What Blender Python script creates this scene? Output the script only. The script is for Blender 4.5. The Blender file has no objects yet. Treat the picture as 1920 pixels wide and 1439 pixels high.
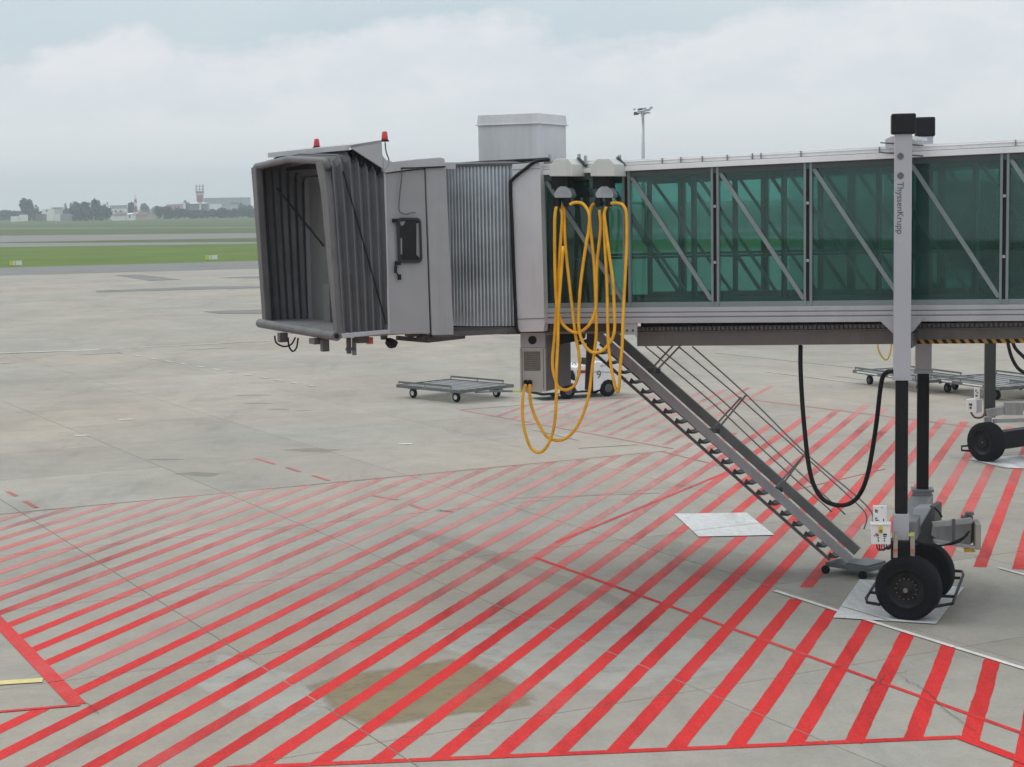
import bpy, bmesh, math, random
from mathutils import Vector, Matrix
random.seed(7)
R=math.radians
SC=bpy.context.scene
COL=SC.collection
# ------------------------------------------------------------------ camera
CF=3400.0; TP=0.0997; ROLL=0.016; CH=7.5
_p=math.atan(TP)
_f=Vector((0,math.cos(_p),-math.sin(_p))); _r0=Vector((1,0,0)); _u0=Vector((0,math.sin(_p),math.cos(_p)))
_R=math.cos(ROLL)*_r0-math.sin(ROLL)*_u0; _U=math.sin(ROLL)*_r0+math.cos(ROLL)*_u0
cam=bpy.data.cameras.new('camera'); camo=bpy.data.objects.new('camera',cam); COL.objects.link(camo)
M3=Matrix((_R,_U,-_f)).transposed()
camo.matrix_world=Matrix.Translation((0,0,CH))@M3.to_4x4()
cam.sensor_fit='HORIZONTAL'; cam.sensor_width=36; cam.lens=CF/1920*36; cam.clip_end=20000; cam.clip_start=.1
SC.camera=camo
# ------------------------------------------------------------------ world, sun, exposure
SC.view_settings.view_transform='Standard'; SC.view_settings.look='None'
SC.view_settings.exposure=0.0; SC.view_settings.gamma=1; SC.view_settings.use_curve_mapping=False
SUN_EL,SUN_AZ=R(50),R(-60)   # azimuth from +Y clockwise; sun stands left of the view
W=bpy.data.worlds.new('World'); SC.world=W; W.use_nodes=True
nt=W.node_tree; nt.nodes.clear()
def N(t,**k):
    n=nt.nodes.new(t)
    for a,b in k.items(): setattr(n,a,b)
    return n
L=lambda a,b: nt.links.new(a,b)
def Mt(op,a,b=None,c=None,clamp=False):
    n=nt.nodes.new('ShaderNodeMath'); n.operation=op; n.use_clamp=clamp
    for i,v in enumerate((a,b,c)):
        if v is None: continue
        if isinstance(v,(int,float)): n.inputs[i].default_value=v
        else: nt.links.new(v,n.inputs[i])
    return n.outputs[0]
out=N('ShaderNodeOutputWorld'); bg=N('ShaderNodeBackground'); L(bg.outputs[0],out.inputs[0])
sky=N('ShaderNodeTexSky',sky_type='NISHITA',sun_disc=False,sun_elevation=SUN_EL,sun_rotation=SUN_AZ,air_density=1.5,dust_density=3.0)
tc=N('ShaderNodeTexCoord'); sep=N('ShaderNodeSeparateXYZ'); L(tc.outputs['Generated'],sep.inputs[0])
az=Mt('ARCTAN2',sep.outputs[0],sep.outputs[1])          # radians, 0 = view direction
el=Mt('ARCSINE',sep.outputs[2])
comb=N('ShaderNodeCombineXYZ'); L(az,comb.inputs[0]); L(el,comb.inputs[1])
def wnoise(scale,detail,ysc,off,rough=.55):
    mp=N('ShaderNodeMapping'); mp.inputs['Scale'].default_value=(1,ysc,1); mp.inputs['Location'].default_value=(off,off*.7,0)
    L(comb.outputs[0],mp.inputs[0]); n=N('ShaderNodeTexNoise'); n.inputs['Scale'].default_value=scale
    n.inputs['Detail'].default_value=detail; n.inputs['Roughness'].default_value=rough; L(mp.outputs[0],n.inputs[0]); return n.outputs[0]
def edge(points,amp,nz,soft):
    # cloud body below an outline elev(az): points in (az, el) radians
    cv=N('ShaderNodeFloatCurve'); a=Mt('MULTIPLY_ADD',az,1/.8,.5,clamp=True); L(a,cv.inputs[1])
    c=cv.mapping.curves[0]
    pts=[(q[0]/.8+.5,q[1]*3) for q in points]
    c.points[0].location=(0,pts[0][1]); c.points[-1].location=(1,pts[-1][1])
    for q in pts[1:-1]: c.points.new(*q)
    cv.mapping.update()
    h=Mt('MULTIPLY',cv.outputs[0],1/3)
    d=Mt('SUBTRACT',Mt('ADD',h,Mt('MULTIPLY',Mt('SUBTRACT',nz,.5),amp)),el)
    return Mt('MULTIPLY_ADD',d,1/soft,.5,clamp=True)
nzA=wnoise(20,10,1.9,3.1,.62); nzB=wnoise(14,6,2.2,9.3); nzC=wnoise(5,5,3.0,1.7); nzD=wnoise(60,4,2.0,5.5)
def A(x): return math.atan((x-960)/CF)
def EL(x,y): return math.atan(((396-.016*x)-y)/CF)
up=edge([(-.4,.085),(A(0),EL(0,150)),(A(180),EL(180,105)),(A(300),EL(300,65)),(A(360),EL(360,100)),(A(520),EL(520,100)),(A(660),EL(660,75)),(A(790),EL(790,32)),(A(880),EL(880,50)),(A(950),EL(950,38)),(A(1080),EL(1080,75)),(A(1250),EL(1250,95)),(A(1440),EL(1440,35)),(A(1700),EL(1700,-10)),(A(1900),EL(1900,-40)),(.4,.13)],.045,nzA,.011)
lo=edge([(-.4,.04),(A(0),EL(0,245)),(A(250),EL(250,225)),(A(480),EL(480,222)),(A(570),EL(570,200)),(A(700),EL(700,225)),(A(1000),EL(1000,240)),(A(1400),EL(1400,190)),(A(1600),EL(1600,225)),(A(1900),EL(1900,180)),(.4,.05)],.032,nzA,.012)
# colours: blue-grey gaps, pale cloud, softly shaded bodies
def ramp(fac,stops):
    r=N('ShaderNodeValToRGB'); L(fac,r.inputs[0]); e=r.color_ramp.elements
    while len(e)<len(stops): e.new(.5)
    for i,(p,c) in enumerate(stops): e[i].position=p; e[i].color=(*c,1)
    return r.outputs[0]
def mix(f,a,b):
    m=N('ShaderNodeMix',data_type='RGBA'); 
    if isinstance(f,(int,float)): m.inputs[0].default_value=f
    else: L(f,m.inputs[0])
    for i,v in ((6,a),(7,b)):
        if isinstance(v,tuple): m.inputs[i].default_value=(*v,1)
        else: L(v,m.inputs[i])
    return m.outputs[2]
skys=N('ShaderNodeVectorMath',operation='SCALE'); L(sky.outputs[0],skys.inputs[0]); skys.inputs[3].default_value=.085
gap=mix(.82,skys.outputs[0],ramp(nzC,[(.3,(.45,.55,.635)),(.7,(.56,.635,.69))]))
veil=mix(Mt('MULTIPLY',el,3.0,clamp=True),(.60,.67,.69),(.52,.61,.66))
body=ramp(nzB,[(.3,(.60,.63,.66)),(.65,(.71,.70,.72))])
c1=mix(Mt('MULTIPLY',up,Mt('MULTIPLY_ADD',nzD,.5,.6,clamp=True)),gap,body)
# inside the upper bank a greyer band, then the lower bank
band=ramp(nzA,[(.35,(.53,.60,.635)),(.65,(.63,.66,.685))])
inner=Mt('MULTIPLY',lo,.85)
c2=mix(inner,mix(Mt('MULTIPLY',up,.35),c1,band),(.68,.68,.70))
hor=Mt('SUBTRACT',1.0,Mt('MULTIPLY',el,16.0,clamp=True),clamp=True)
c3=mix(Mt('MULTIPLY',hor,.8),c2,(.60,.655,.66))
# above the frame: a bright even overcast, brighter towards the zenith as an overcast sky is
zen=Mt('MULTIPLY_ADD',sep.outputs[2],1.5,-.20,clamp=True)
c4=mix(zen,c3,mix(nzC,(.86,.90,.94),(1.02,1.04,1.06)))
L(c4,bg.inputs[0]); bg.inputs[1].default_value=1.28
sl=bpy.data.lights.new('sun','SUN'); sl.energy=1.1; sl.angle=R(25); sl.color=(1,.965,.92)
so=bpy.data.objects.new('sun',sl); COL.objects.link(so)
sd=Vector((math.sin(SUN_AZ)*math.cos(SUN_EL),math.cos(SUN_AZ)*math.cos(SUN_EL),math.sin(SUN_EL)))
so.rotation_euler=sd.to_track_quat('Z','Y').to_euler()
# ------------------------------------------------------------------ measuring helpers (photo pixel -> point of the place)
EYE=Vector((0,0,CH))
def warp(x): return x                                   # lens is straight enough
def rayd(x,y): return _f+(x-960)/CF*_R-(y-719.5)/CF*_U
def G(x,y,z=0.0):
    d=rayd(x,y); t=(z-CH)/d.z; return EYE+d*t
def D(x,y,dep):
    d=rayd(x,y); return EYE+d*(dep/d.y)
class Wall:
    """vertical plane through (x,y) along horizontal direction u; n points away from the terminal"""
    def __init__(s,o,u):
        s.o=Vector((o[0],o[1],0)); s.u=Vector((u[0],u[1],0)).normalized(); s.n=Vector((-s.u.y,s.u.x,0))
    def at(s,x,y,off=0.0):
        d=rayd(x,y); o=s.o+s.n*off
        t=(o-EYE).dot(s.n)/d.dot(s.n); return EYE+d*t
    def sz(s,x,y,off=0.0):
        p=s.at(x,y,off); return ((p-s.o).dot(s.u),p.z)
    def P(s,a,z,off=0.0):
        return s.o+s.u*a+s.n*off+Vector((0,0,z))
# ------------------------------------------------------------------ materials
MATS={}
def mat(name,col,rough=.6,metal=0.,var=.12,scale=3.,bump=0.,dirt=None,spec=.5,streak=0.,coat=0.):
    if name in MATS: return MATS[name]
    m=bpy.data.materials.new(name); m.use_nodes=True; t=m.node_tree; b=t.nodes['Principled BSDF']
    MATS[name]=m
    g=t.nodes.new('ShaderNodeNewGeometry'); n1=t.nodes.new('ShaderNodeTexNoise'); n1.inputs['Scale'].default_value=scale; n1.inputs['Detail'].default_value=8
    mp=t.nodes.new('ShaderNodeMapping'); t.links.new(g.outputs['Position'],mp.inputs[0]); mp.inputs['Scale'].default_value=(1,1,.35 if streak else 1)
    t.links.new(mp.outputs[0],n1.inputs[0])
    r=t.nodes.new('ShaderNodeValToRGB'); t.links.new(n1.outputs[0],r.inputs[0])
    c=Vector(col); lo_=c*(1-var); hi=c*(1+var*.6)
    r.color_ramp.elements[0].position=.3; r.color_ramp.elements[0].color=(*lo_,1)
    r.color_ramp.elements[1].position=.7; r.color_ramp.elements[1].color=(*[min(1,v) for v in hi],1)
    src=r.outputs[0]
    if dirt:
        n2=t.nodes.new('ShaderNodeTexNoise'); n2.inputs['Scale'].default_value=scale*.6; n2.inputs['Detail'].default_value=10; n2.inputs['Roughness'].default_value=.7
        mp2=t.nodes.new('ShaderNodeMapping'); mp2.inputs['Scale'].default_value=(3,3,.25); mp2.inputs['Location'].default_value=(5,3,1)
        t.links.new(g.outputs['Position'],mp2.inputs[0]); t.links.new(mp2.outputs[0],n2.inputs[0])
        r2=t.nodes.new('ShaderNodeValToRGB'); t.links.new(n2.outputs[0],r2.inputs[0]); r2.color_ramp.elements[0].position=.5; r2.color_ramp.elements[1].position=.75
        r2.color_ramp.elements[1].color=(dirt[3],)*3+(1,)
        mx=t.nodes.new('ShaderNodeMix'); mx.data_type='RGBA'; t.links.new(r2.outputs[0],mx.inputs[0]); t.links.new(src,mx.inputs[6]); mx.inputs[7].default_value=(*dirt[:3],1); src=mx.outputs[2]
    t.links.new(src,b.inputs['Base Color'])
    mr=t.nodes.new('ShaderNodeMapRange'); t.links.new(n1.outputs[0],mr.inputs[0]); mr.inputs[3].default_value=max(0.05,rough-.08); mr.inputs[4].default_value=min(1,rough+.1); t.links.new(mr.outputs[0],b.inputs['Roughness'])
    b.inputs['Metallic'].default_value=metal; b.inputs['Specular IOR Level'].default_value=spec
    if coat: b.inputs['Coat Weight'].default_value=coat
    if bump:
        bp=t.nodes.new('ShaderNodeBump'); bp.inputs['Strength'].default_value=bump; bp.inputs['Distance'].default_value=.02
        n3=t.nodes.new('ShaderNodeTexNoise'); n3.inputs['Scale'].default_value=scale*6; n3.inputs['Detail'].default_value=6; t.links.new(g.outputs['Position'],n3.inputs[0])
        t.links.new(n3.outputs[0],bp.inputs['Height']); t.links.new(bp.outputs[0],b.inputs['Normal'])
    return m
def tm(m): return m.node_tree
def concrete(name,base,use_tone,amp=1.0):
    m=bpy.data.materials.new(name); m.use_nodes=True; t=m.node_tree; b=t.nodes['Principled BSDF']; MATS[name]=m
    g=t.nodes.new('ShaderNodeNewGeometry')
    def nz(s,d,rough=.6,off=0,st=(1,1,1)):
        mp=t.nodes.new('ShaderNodeMapping'); mp.inputs['Location'].default_value=(off,off*.3,0); mp.inputs['Scale'].default_value=st; mp.inputs['Rotation'].default_value=(0,0,R(62.5))
        t.links.new(g.outputs['Position'],mp.inputs[0]); n=t.nodes.new('ShaderNodeTexNoise'); n.inputs['Scale'].default_value=s; n.inputs['Detail'].default_value=d; n.inputs['Roughness'].default_value=rough
        t.links.new(mp.outputs[0],n.inputs[0]); return n.outputs[0]
    def rp(f,stops):
        r=t.nodes.new('ShaderNodeValToRGB'); t.links.new(f,r.inputs[0]); e=r.color_ramp.elements
        while len(e)<len(stops): e.new(.5)
        for i,(p,c) in enumerate(stops): e[i].position=p; e[i].color=(c,c,c,1) if isinstance(c,float) else (*c,1)
        return r.outputs[0]
    def mul(a,c):
        x=t.nodes.new('ShaderNodeMix'); x.data_type='RGBA'; x.blend_type='MULTIPLY'; x.inputs[0].default_value=1
        t.links.new(a,x.inputs[6]); t.links.new(c,x.inputs[7]); return x.outputs[2]
    c=Vector(base)
    a=rp(nz(.14,6,.62),[(.32,tuple(c*(1-.13*amp))),(.68,tuple(c*(1+.09*amp)))])
    a=mul(a,rp(nz(1.1,9,.7,4),[(.3,1-.10*amp),(.7,1.0+.04*amp)]))
    a=mul(a,rp(nz(9,8,.8,2),[(.3,.86),(.7,1.04)])); a=mul(a,rp(nz(45,4,.7,7),[(.3,.84),(.65,1.06)])); a=mul(a,rp(nz(.32,10,.8,41),[(.35,.88),(.55,1.02)]))
    a=mul(a,rp(nz(.5,8,.7,11,(1,.16,1)),[(.25,1-.22*amp),(.45,1.0)]))      # tyre and drag marks along the stand
    a=mul(a,rp(nz(.9,10,.75,23),[(.27,1-.42*amp),(.36,1.0)]))              # oil spots
    a=mul(a,rp(nz(.07,4,.5,31),[(.35,(.93,.97,.99)),(.65,(1.03,.99,.95))]))
    if use_tone:
        oi=t.nodes.new('ShaderNodeObjectInfo'); a=mul(a,oi.outputs['Color'])
    t.links.new(a,b.inputs['Base Color']); b.inputs['Roughness'].default_value=.82; b.inputs['Specular IOR Level'].default_value=.35
    bp=t.nodes.new('ShaderNodeBump'); bp.inputs['Strength'].default_value=.25; bp.inputs['Distance'].default_value=.01; t.links.new(nz(14,8,.7),bp.inputs['Height']); t.links.new(bp.outputs[0],b.inputs['Normal'])
    return m
def paint(name,col,under=(.42,.235,.215)):
    """road paint whose 'wear' attribute tells how far it has rubbed off, plus haze painted into far red stripes"""
    m=bpy.data.materials.new(name); m.use_nodes=True; t=m.node_tree; b=t.nodes['Principled BSDF']; MATS[name]=m
    at=t.nodes.new('ShaderNodeAttribute'); at.attribute_name='wear_fade'
    g=t.nodes.new('ShaderNodeNewGeometry')
    def nz(s,d,rough=.65,st=(1,1,1)):
        mp=t.nodes.new('ShaderNodeMapping'); mp.inputs['Scale'].default_value=st; mp.inputs['Rotation'].default_value=(0,0,R(62.5)); t.links.new(g.outputs['Position'],mp.inputs[0])
        n=t.nodes.new('ShaderNodeTexNoise'); n.inputs['Scale'].default_value=s; n.inputs['Detail'].default_value=d; n.inputs['Roughness'].default_value=rough; t.links.new(mp.outputs[0],n.inputs[0]); return n.outputs[0]
    def mt(op,a,b_,c=None,cl=False):
        n=t.nodes.new('ShaderNodeMath'); n.operation=op; n.use_clamp=cl
        for i,v in enumerate((a,b_,c)):
            if v is None: continue
            if isinstance(v,(int,float)): n.inputs[i].default_value=v
            else: t.links.new(v,n.inputs[i])
        return n.outputs[0]
    big=nz(.35,6); fine=nz(6,9,.75)
    w=mt('ADD',at.outputs['Fac'],mt('MULTIPLY_ADD',big,.9,-.45),None,True)
    cov=mt('MULTIPLY',mt('ADD',mt('MULTIPLY_ADD',w,-1.35,1.22),mt('MULTIPLY_ADD',fine,.9,-.45),None,True),mt('MULTIPLY_ADD',at.outputs['Fac'],-.45,1.0),None,True)
    r=t.nodes.new('ShaderNodeValToRGB'); t.links.new(fine,r.inputs[0]); c=Vector(col)
    r.color_ramp.elements[0].position=.3; r.color_ramp.elements[0].color=(*(c*.8),1); r.color_ramp.elements[1].position=.7; r.color_ramp.elements[1].color=(*[min(1,v) for v in c*1.08],1)
    chip=nz(28,4,.6); chipf=mt('MULTIPLY_ADD',mt('SUBTRACT',chip,mt('MULTIPLY_ADD',at.outputs['Fac'],.16,.33)),14,.0,True)
    cov=mt('MULTIPLY',cov,mt('MULTIPLY_ADD',chipf,.45,.55))
    mx=t.nodes.new('ShaderNodeMix'); mx.data_type='RGBA'; t.links.new(cov,mx.inputs[0]); mx.inputs[6].default_value=(*under,1); t.links.new(r.outputs[0],mx.inputs[7])
    sc=nz(.5,8,.7,(1,.16,1)); sr=t.nodes.new('ShaderNodeMapRange'); t.links.new(sc,sr.inputs[0]); sr.inputs[1].default_value=.3; sr.inputs[2].default_value=.52; sr.inputs[3].default_value=.5; sr.inputs[4].default_value=1.0
    sm=t.nodes.new('ShaderNodeMix'); sm.data_type='RGBA'; sm.blend_type='MULTIPLY'; sm.inputs[0].default_value=1; t.links.new(mx.outputs[2],sm.inputs[6]); t.links.new(sr.outputs[0],sm.inputs[7])
    t.links.new(sm.outputs[2],b.inputs['Base Color']); b.inputs['Roughness'].default_value=.85; b.inputs['Specular IOR Level'].default_value=.2
    return m
def stainmat(name,col,dens,thr=(.35,.6),scale=1.2):
    m=bpy.data.materials.new(name); m.use_nodes=True; t=m.node_tree; b=t.nodes['Principled BSDF']; MATS[name]=m
    at=t.nodes.new('ShaderNodeAttribute'); at.attribute_name='wear_fade'
    g=t.nodes.new('ShaderNodeNewGeometry'); n=t.nodes.new('ShaderNodeTexNoise'); n.inputs['Scale'].default_value=scale; n.inputs['Detail'].default_value=9; n.inputs['Roughness'].default_value=.7; t.links.new(g.outputs['Position'],n.inputs[0])
    r=t.nodes.new('ShaderNodeValToRGB'); t.links.new(n.outputs[0],r.inputs[0]); r.color_ramp.elements[0].position=.3; r.color_ramp.elements[1].position=.75
    c=Vector(col); r.color_ramp.elements[0].color=(*(c*.75),1); r.color_ramp.elements[1].color=(*(c*1.15),1); t.links.new(r.outputs[0],b.inputs['Base Color'])
    ad=t.nodes.new('ShaderNodeMath'); ad.operation='ADD'; t.links.new(n.outputs[0],ad.inputs[0]); t.links.new(at.outputs['Fac'],ad.inputs[1])
    mr=t.nodes.new('ShaderNodeMapRange'); t.links.new(ad.outputs[0],mr.inputs[0]); mr.inputs[1].default_value=1.0; mr.inputs[2].default_value=1.45; mr.inputs[3].default_value=0; mr.inputs[4].default_value=dens
    t.links.new(mr.outputs[0],b.inputs['Alpha']); b.inputs['Roughness'].default_value=.9
    return m
def glassmat(name,tint,refl=1.0,rough=.02):
    m=bpy.data.materials.new(name); m.use_nodes=True; t=m.node_tree; t.nodes.clear(); MATS[name]=m
    o=t.nodes.new('ShaderNodeOutputMaterial'); tr=t.nodes.new('ShaderNodeBsdfTransparent'); gl=t.nodes.new('ShaderNodeBsdfGlossy'); df=t.nodes.new('ShaderNodeBsdfDiffuse')
    tr.inputs[0].default_value=(*tint,1); gl.inputs[0].default_value=(.85,.95,.92,1); gl.inputs['Roughness'].default_value=rough
    df.inputs[0].default_value=(.15,.30,.27,1)
    lw=t.nodes.new('ShaderNodeFresnel'); lw.inputs[0].default_value=1.45
    g=t.nodes.new('ShaderNodeNewGeometry'); n=t.nodes.new('ShaderNodeTexNoise'); n.inputs['Scale'].default_value=1.3; n.inputs['Detail'].default_value=6; t.links.new(g.outputs['Position'],n.inputs[0])
    md=t.nodes.new('ShaderNodeMapRange'); t.links.new(n.outputs[0],md.inputs[0]); md.inputs[1].default_value=.3; md.inputs[2].default_value=.75; md.inputs[3].default_value=.03; md.inputs[4].default_value=.15
    m0=t.nodes.new('ShaderNodeMixShader'); t.links.new(md.outputs[0],m0.inputs[0]); t.links.new(tr.outputs[0],m0.inputs[1]); t.links.new(df.outputs[0],m0.inputs[2])
    mx=t.nodes.new('ShaderNodeMixShader'); mu=t.nodes.new('ShaderNodeMath'); mu.operation='MULTIPLY'; mu.inputs[1].default_value=refl; t.links.new(lw.outputs[0],mu.inputs[0])
    t.links.new(mu.outputs[0],mx.inputs[0]); t.links.new(m0.outputs[0],mx.inputs[1]); t.links.new(gl.outputs[0],mx.inputs[2]); t.links.new(mx.outputs[0],o.inputs[0])
    return m
white=mat('white paint',(.62,.62,.635),.45,var=.08,scale=1.2,dirt=(.30,.29,.27,.35))
grey=mat('light grey paint',(.40,.40,.42),.5,var=.08,scale=1.0,dirt=(.22,.21,.20,.35))
cabgrey=mat('cab grey paint',(.29,.292,.298),.45,var=.09,scale=.9,dirt=(.16,.155,.15,.5))
midgrey=mat('mid grey paint',(.22,.22,.225),.5,var=.12,scale=1.5,dirt=(.10,.095,.09,.5))
darkgrey=mat('dark grey steel',(.085,.083,.085),.55,var=.2,scale=2,dirt=(.05,.045,.04,.5))
black=mat('black steel',(.011,.011,.012),.55,var=.25,scale=2,spec=.2)
rubber=mat('black rubber',(.009,.0095,.012),.75,var=.3,scale=5,bump=.2,dirt=(.035,.034,.032,.2),spec=.15)
galv=mat('galvanised steel',(.42,.44,.45),.42,metal=.65,var=.25,scale=4,dirt=(.2,.2,.19,.35))
curtain=mat('corrugated curtain steel',(.47,.51,.54),.33,metal=.7,var=.35,scale=1.1,dirt=(.18,.19,.2,.4))
fabric=mat('grey bellows fabric',(.085,.086,.094),.72,var=.18,scale=2.5,bump=.3,dirt=(.05,.05,.052,.5))
fabric_in=mat('pale fabric fold',(.115,.116,.122),.72,var=.25,scale=2.5,bump=.3,dirt=(.06,.06,.062,.7))
padgrey=mat('grey vinyl pad',(.125,.122,.125),.55,var=.22,scale=2.5,bump=.35,dirt=(.05,.05,.05,.7))
frameteal=mat('aluminium tunnel frame',(.21,.245,.245),.45,metal=.2,var=.12,scale=2)
darkteal=mat('dark tunnel frame',(.05,.062,.062),.5,var=.15,scale=2)
yellow=mat('yellow hose rubber',(.93,.455,.010),.42,var=.22,scale=4,dirt=(.35,.16,.02,.4))
redlens=mat('red beacon lens',(.5,.012,.02),.25,var=.1,coat=.5)
orange=mat('orange plastic',(.65,.10,.02),.4)
brightw=mat('bright white enamel',(.74,.74,.72),.35,var=.06,scale=2,dirt=(.4,.39,.36,.3))
cream=mat('cream cabinet paint',(.47,.46,.42),.45,var=.08,scale=2,dirt=(.25,.23,.19,.4))
ventm=mat('brown grille',(.16,.145,.12),.6,var=.2,scale=12)
ink=mat('black print',(.02,.02,.022),.6)
inkgrey=mat('grey print',(.075,.08,.085),.6)
yelp=mat('yellow paint',(.65,.50,.05),.5)
tugw=mat('white vehicle paint',(.74,.75,.76),.3,var=.05,scale=1.5,coat=.4,dirt=(.4,.39,.37,.35))
maroon=mat('dark red band',(.30,.02,.03),.4)
teal=glassmat('green tinted glass',(.55,.77,.735),1.0); innerglass=glassmat('inner tinted glass',(.74,.84,.83),.7)
darkglass=mat('dark cab glass',(.008,.009,.010),.12,var=.2,spec=.25)
RED=paint('red road paint',(.62,.020,.020)); WHT=paint('white road paint',(.70,.69,.66),(.37,.35,.31)); YEL=paint('yellow road paint',(.66,.58,.26),(.37,.35,.31))
MATP=paint('white pad paint',(.66,.68,.69),(.42,.41,.38))
# ------------------------------------------------------------------ object helpers
def tag(o,label=None,cat=None,group=None,kind=None):
    if label: o['label']=label
    if cat: o['category']=cat
    if group: o['group']=group
    if kind: o['kind']=kind
    return o
def empty(name,loc,label=None,cat=None,group=None,kind=None):
    o=bpy.data.objects.new(name,None); COL.objects.link(o); o.location=loc; o.empty_display_size=.3
    return tag(o,label,cat,group,kind)
def obj(name,bm,m,parent=None,smooth=False):
    me=bpy.data.meshes.new(name); bmesh.ops.recalc_face_normals(bm,faces=bm.faces); 
    if parent is not None:
        o0=Vector(parent_loc(parent)); bmesh.ops.translate(bm,verts=bm.verts,vec=-o0)
    bm.to_mesh(me); bm.free()
    if smooth:
        for p in me.polygons: p.use_smooth=True
    for x in (m if isinstance(m,(list,tuple)) else [m]): me.materials.append(x)
    o=bpy.data.objects.new(name,me); COL.objects.link(o)
    if parent is not None: o.parent=parent
    return o
def parent_loc(p):
    v=Vector(p.location)
    while p.parent is not None: p=p.parent; v+=Vector(p.location)
    return v
def nb(): return bmesh.new()
def hexa(bm,pts,mi=0):
    v=[bm.verts.new(p) for p in pts]
    for f in ((0,1,2,3),(4,7,6,5),(0,4,5,1),(1,5,6,2),(2,6,7,3),(3,7,4,0)):
        fc=bm.faces.new([v[i] for i in f]); fc.material_index=mi
    return v
def prism(bm,pts,vec,mi=0):
    a=[bm.verts.new(p) for p in pts]; b=[bm.verts.new(Vector(p)+Vector(vec)) for p in pts]; n=len(pts)
    for f in (a[::-1],b): bm.faces.new(f).material_index=mi
    for i in range(n): bm.faces.new((a[i],a[(i+1)%n],b[(i+1)%n],b[i])).material_index=mi
def wprism(bm,w,px,o0,o1,mi=0):
    """outline seen on wall plane w at offset o0, real thickness to o1"""
    prism(bm,[w.at(x,y,o0) for x,y in px],w.n*(o1-o0),mi)
def box(bm,c,ux,dims,mi=0,uy=None,uz=None):
    ux=Vector(ux).normalized(); uz=Vector(uz or (0,0,1)); uy=Vector(uy) if uy else uz.cross(ux)
    c=Vector(c); a,b,h=[d/2 for d in dims]
    q=[(-a,-b),(a,-b),(a,b),(-a,b)]
    hexa(bm,[c+ux*x+uy*y-uz*h for x,y in q]+[c+ux*x+uy*y+uz*h for x,y in q],mi)
def bar(bm,p,q,w,h=None,up=(0,0,1),mi=0):
    p,q=Vector(p),Vector(q); h=h or w; d=(q-p).normalized(); s=d.cross(Vector(up))
    if s.length<1e-3: s=d.cross(Vector((0,1,0)))
    s.normalize(); t=s.cross(d)
    r=[s*(-w/2)+t*(-h/2),s*(w/2)+t*(-h/2),s*(w/2)+t*(h/2),s*(-w/2)+t*(h/2)]
    hexa(bm,[p+x for x in r]+[q+x for x in r],mi)
def spline(pts,n=6):
    P=[Vector(p) for p in pts]; P=[2*P[0]-P[1]]+P+[2*P[-1]-P[-2]]; o=[]
    for i in range(1,len(P)-2):
        for k in range(n):
            t=k/n; a,b,c,d=P[i-1:i+3]
            o.append(.5*((2*b)+(c-a)*t+(2*a-5*b+4*c-d)*t*t+(-a+3*b-3*c+d)*t**3))
    o.append(P[-2]); return o
def tube(bm,pts,r,seg=8,closed=False,mi=0,r2=None):
    P=[Vector(p) for p in pts]; n=len(P); rings=[]; prev=None
    for i in range(n):
        if closed: d=P[(i+1)%n]-P[i-1]
        else: d=P[min(i+1,n-1)]-P[max(i-1,0)]
        d.normalize()
        if prev is None:
            s=d.cross(Vector((0,0,1)))
            if s.length<.05: s=d.cross(Vector((0,1,0)))
        else: s=prev-d*prev.dot(d)
        s.normalize(); prev=s.copy(); t=d.cross(s)
        rr=r if r2 is None else r+(r2-r)*i/(n-1)
        rings.append([bm.verts.new(P[i]+(s*math.cos(2*math.pi*k/seg)+t*math.sin(2*math.pi*k/seg))*rr) for k in range(seg)])
    for i in range(n if closed else n-1):
        a,b=rings[i],rings[(i+1)%n]
        for k in range(seg): bm.faces.new((a[k],a[(k+1)%seg],b[(k+1)%seg],b[k])).material_index=mi
    if not closed:
        bm.faces.new(rings[0][::-1]).material_index=mi; bm.faces.new(rings[-1]).material_index=mi
def lathe(bm,c,axis,prof,seg=32,mi=0,cap=True):
    """prof: (distance along axis, radius)"""
    c=Vector(c); a=Vector(axis).normalized(); s=a.cross(Vector((0,0,1)))
    if s.length<.05: s=a.cross(Vector((0,1,0)))
    s.normalize(); t=a.cross(s); rings=[]
    for d,r in prof: rings.append([bm.verts.new(c+a*d+(s*math.cos(2*math.pi*k/seg)+t*math.sin(2*math.pi*k/seg))*max(r,.0005)) for k in range(seg)])
    for x,y in zip(rings,rings[1:]):
        for k in range(seg): bm.faces.new((x[k],x[(k+1)%seg],y[(k+1)%seg],y[k])).material_index=mi
    if cap: bm.faces.new(rings[0][::-1]).material_index=mi; bm.faces.new(rings[-1]).material_index=mi
def bevel(o,w=.01,seg=2):
    m=o.modifiers.new('bevel','BEVEL'); m.width=w; m.segments=seg; m.limit_method='ANGLE'; m.angle_limit=R(40); return o
def textmesh(name,s,size,m,parent,origin,xdir,ydir,depth=.004):
    cu=bpy.data.curves.new(name,'FONT'); cu.body=s; cu.size=size; cu.extrude=depth/2; cu.align_x='LEFT'
    to=bpy.data.objects.new('tmp',cu); COL.objects.link(to); dg=bpy.context.evaluated_depsgraph_get(); dg.update()
    me=bpy.data.meshes.new_from_object(to.evaluated_get(dg)); bpy.data.objects.remove(to)
    x=Vector(xdir).normalized(); y=Vector(ydir).normalized(); z=x.cross(y); o0=parent_loc(parent)
    Mx=Matrix((x,y,z)).transposed().to_4x4(); Mx.translation=Vector(origin)-o0; me.transform(Mx)
    me.materials.clear(); me.materials.append(m); me.name=name
    o=bpy.data.objects.new(name,me); COL.objects.link(o); o.parent=parent; return o
def structure(o,label=None): o['kind']='structure'; 
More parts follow.
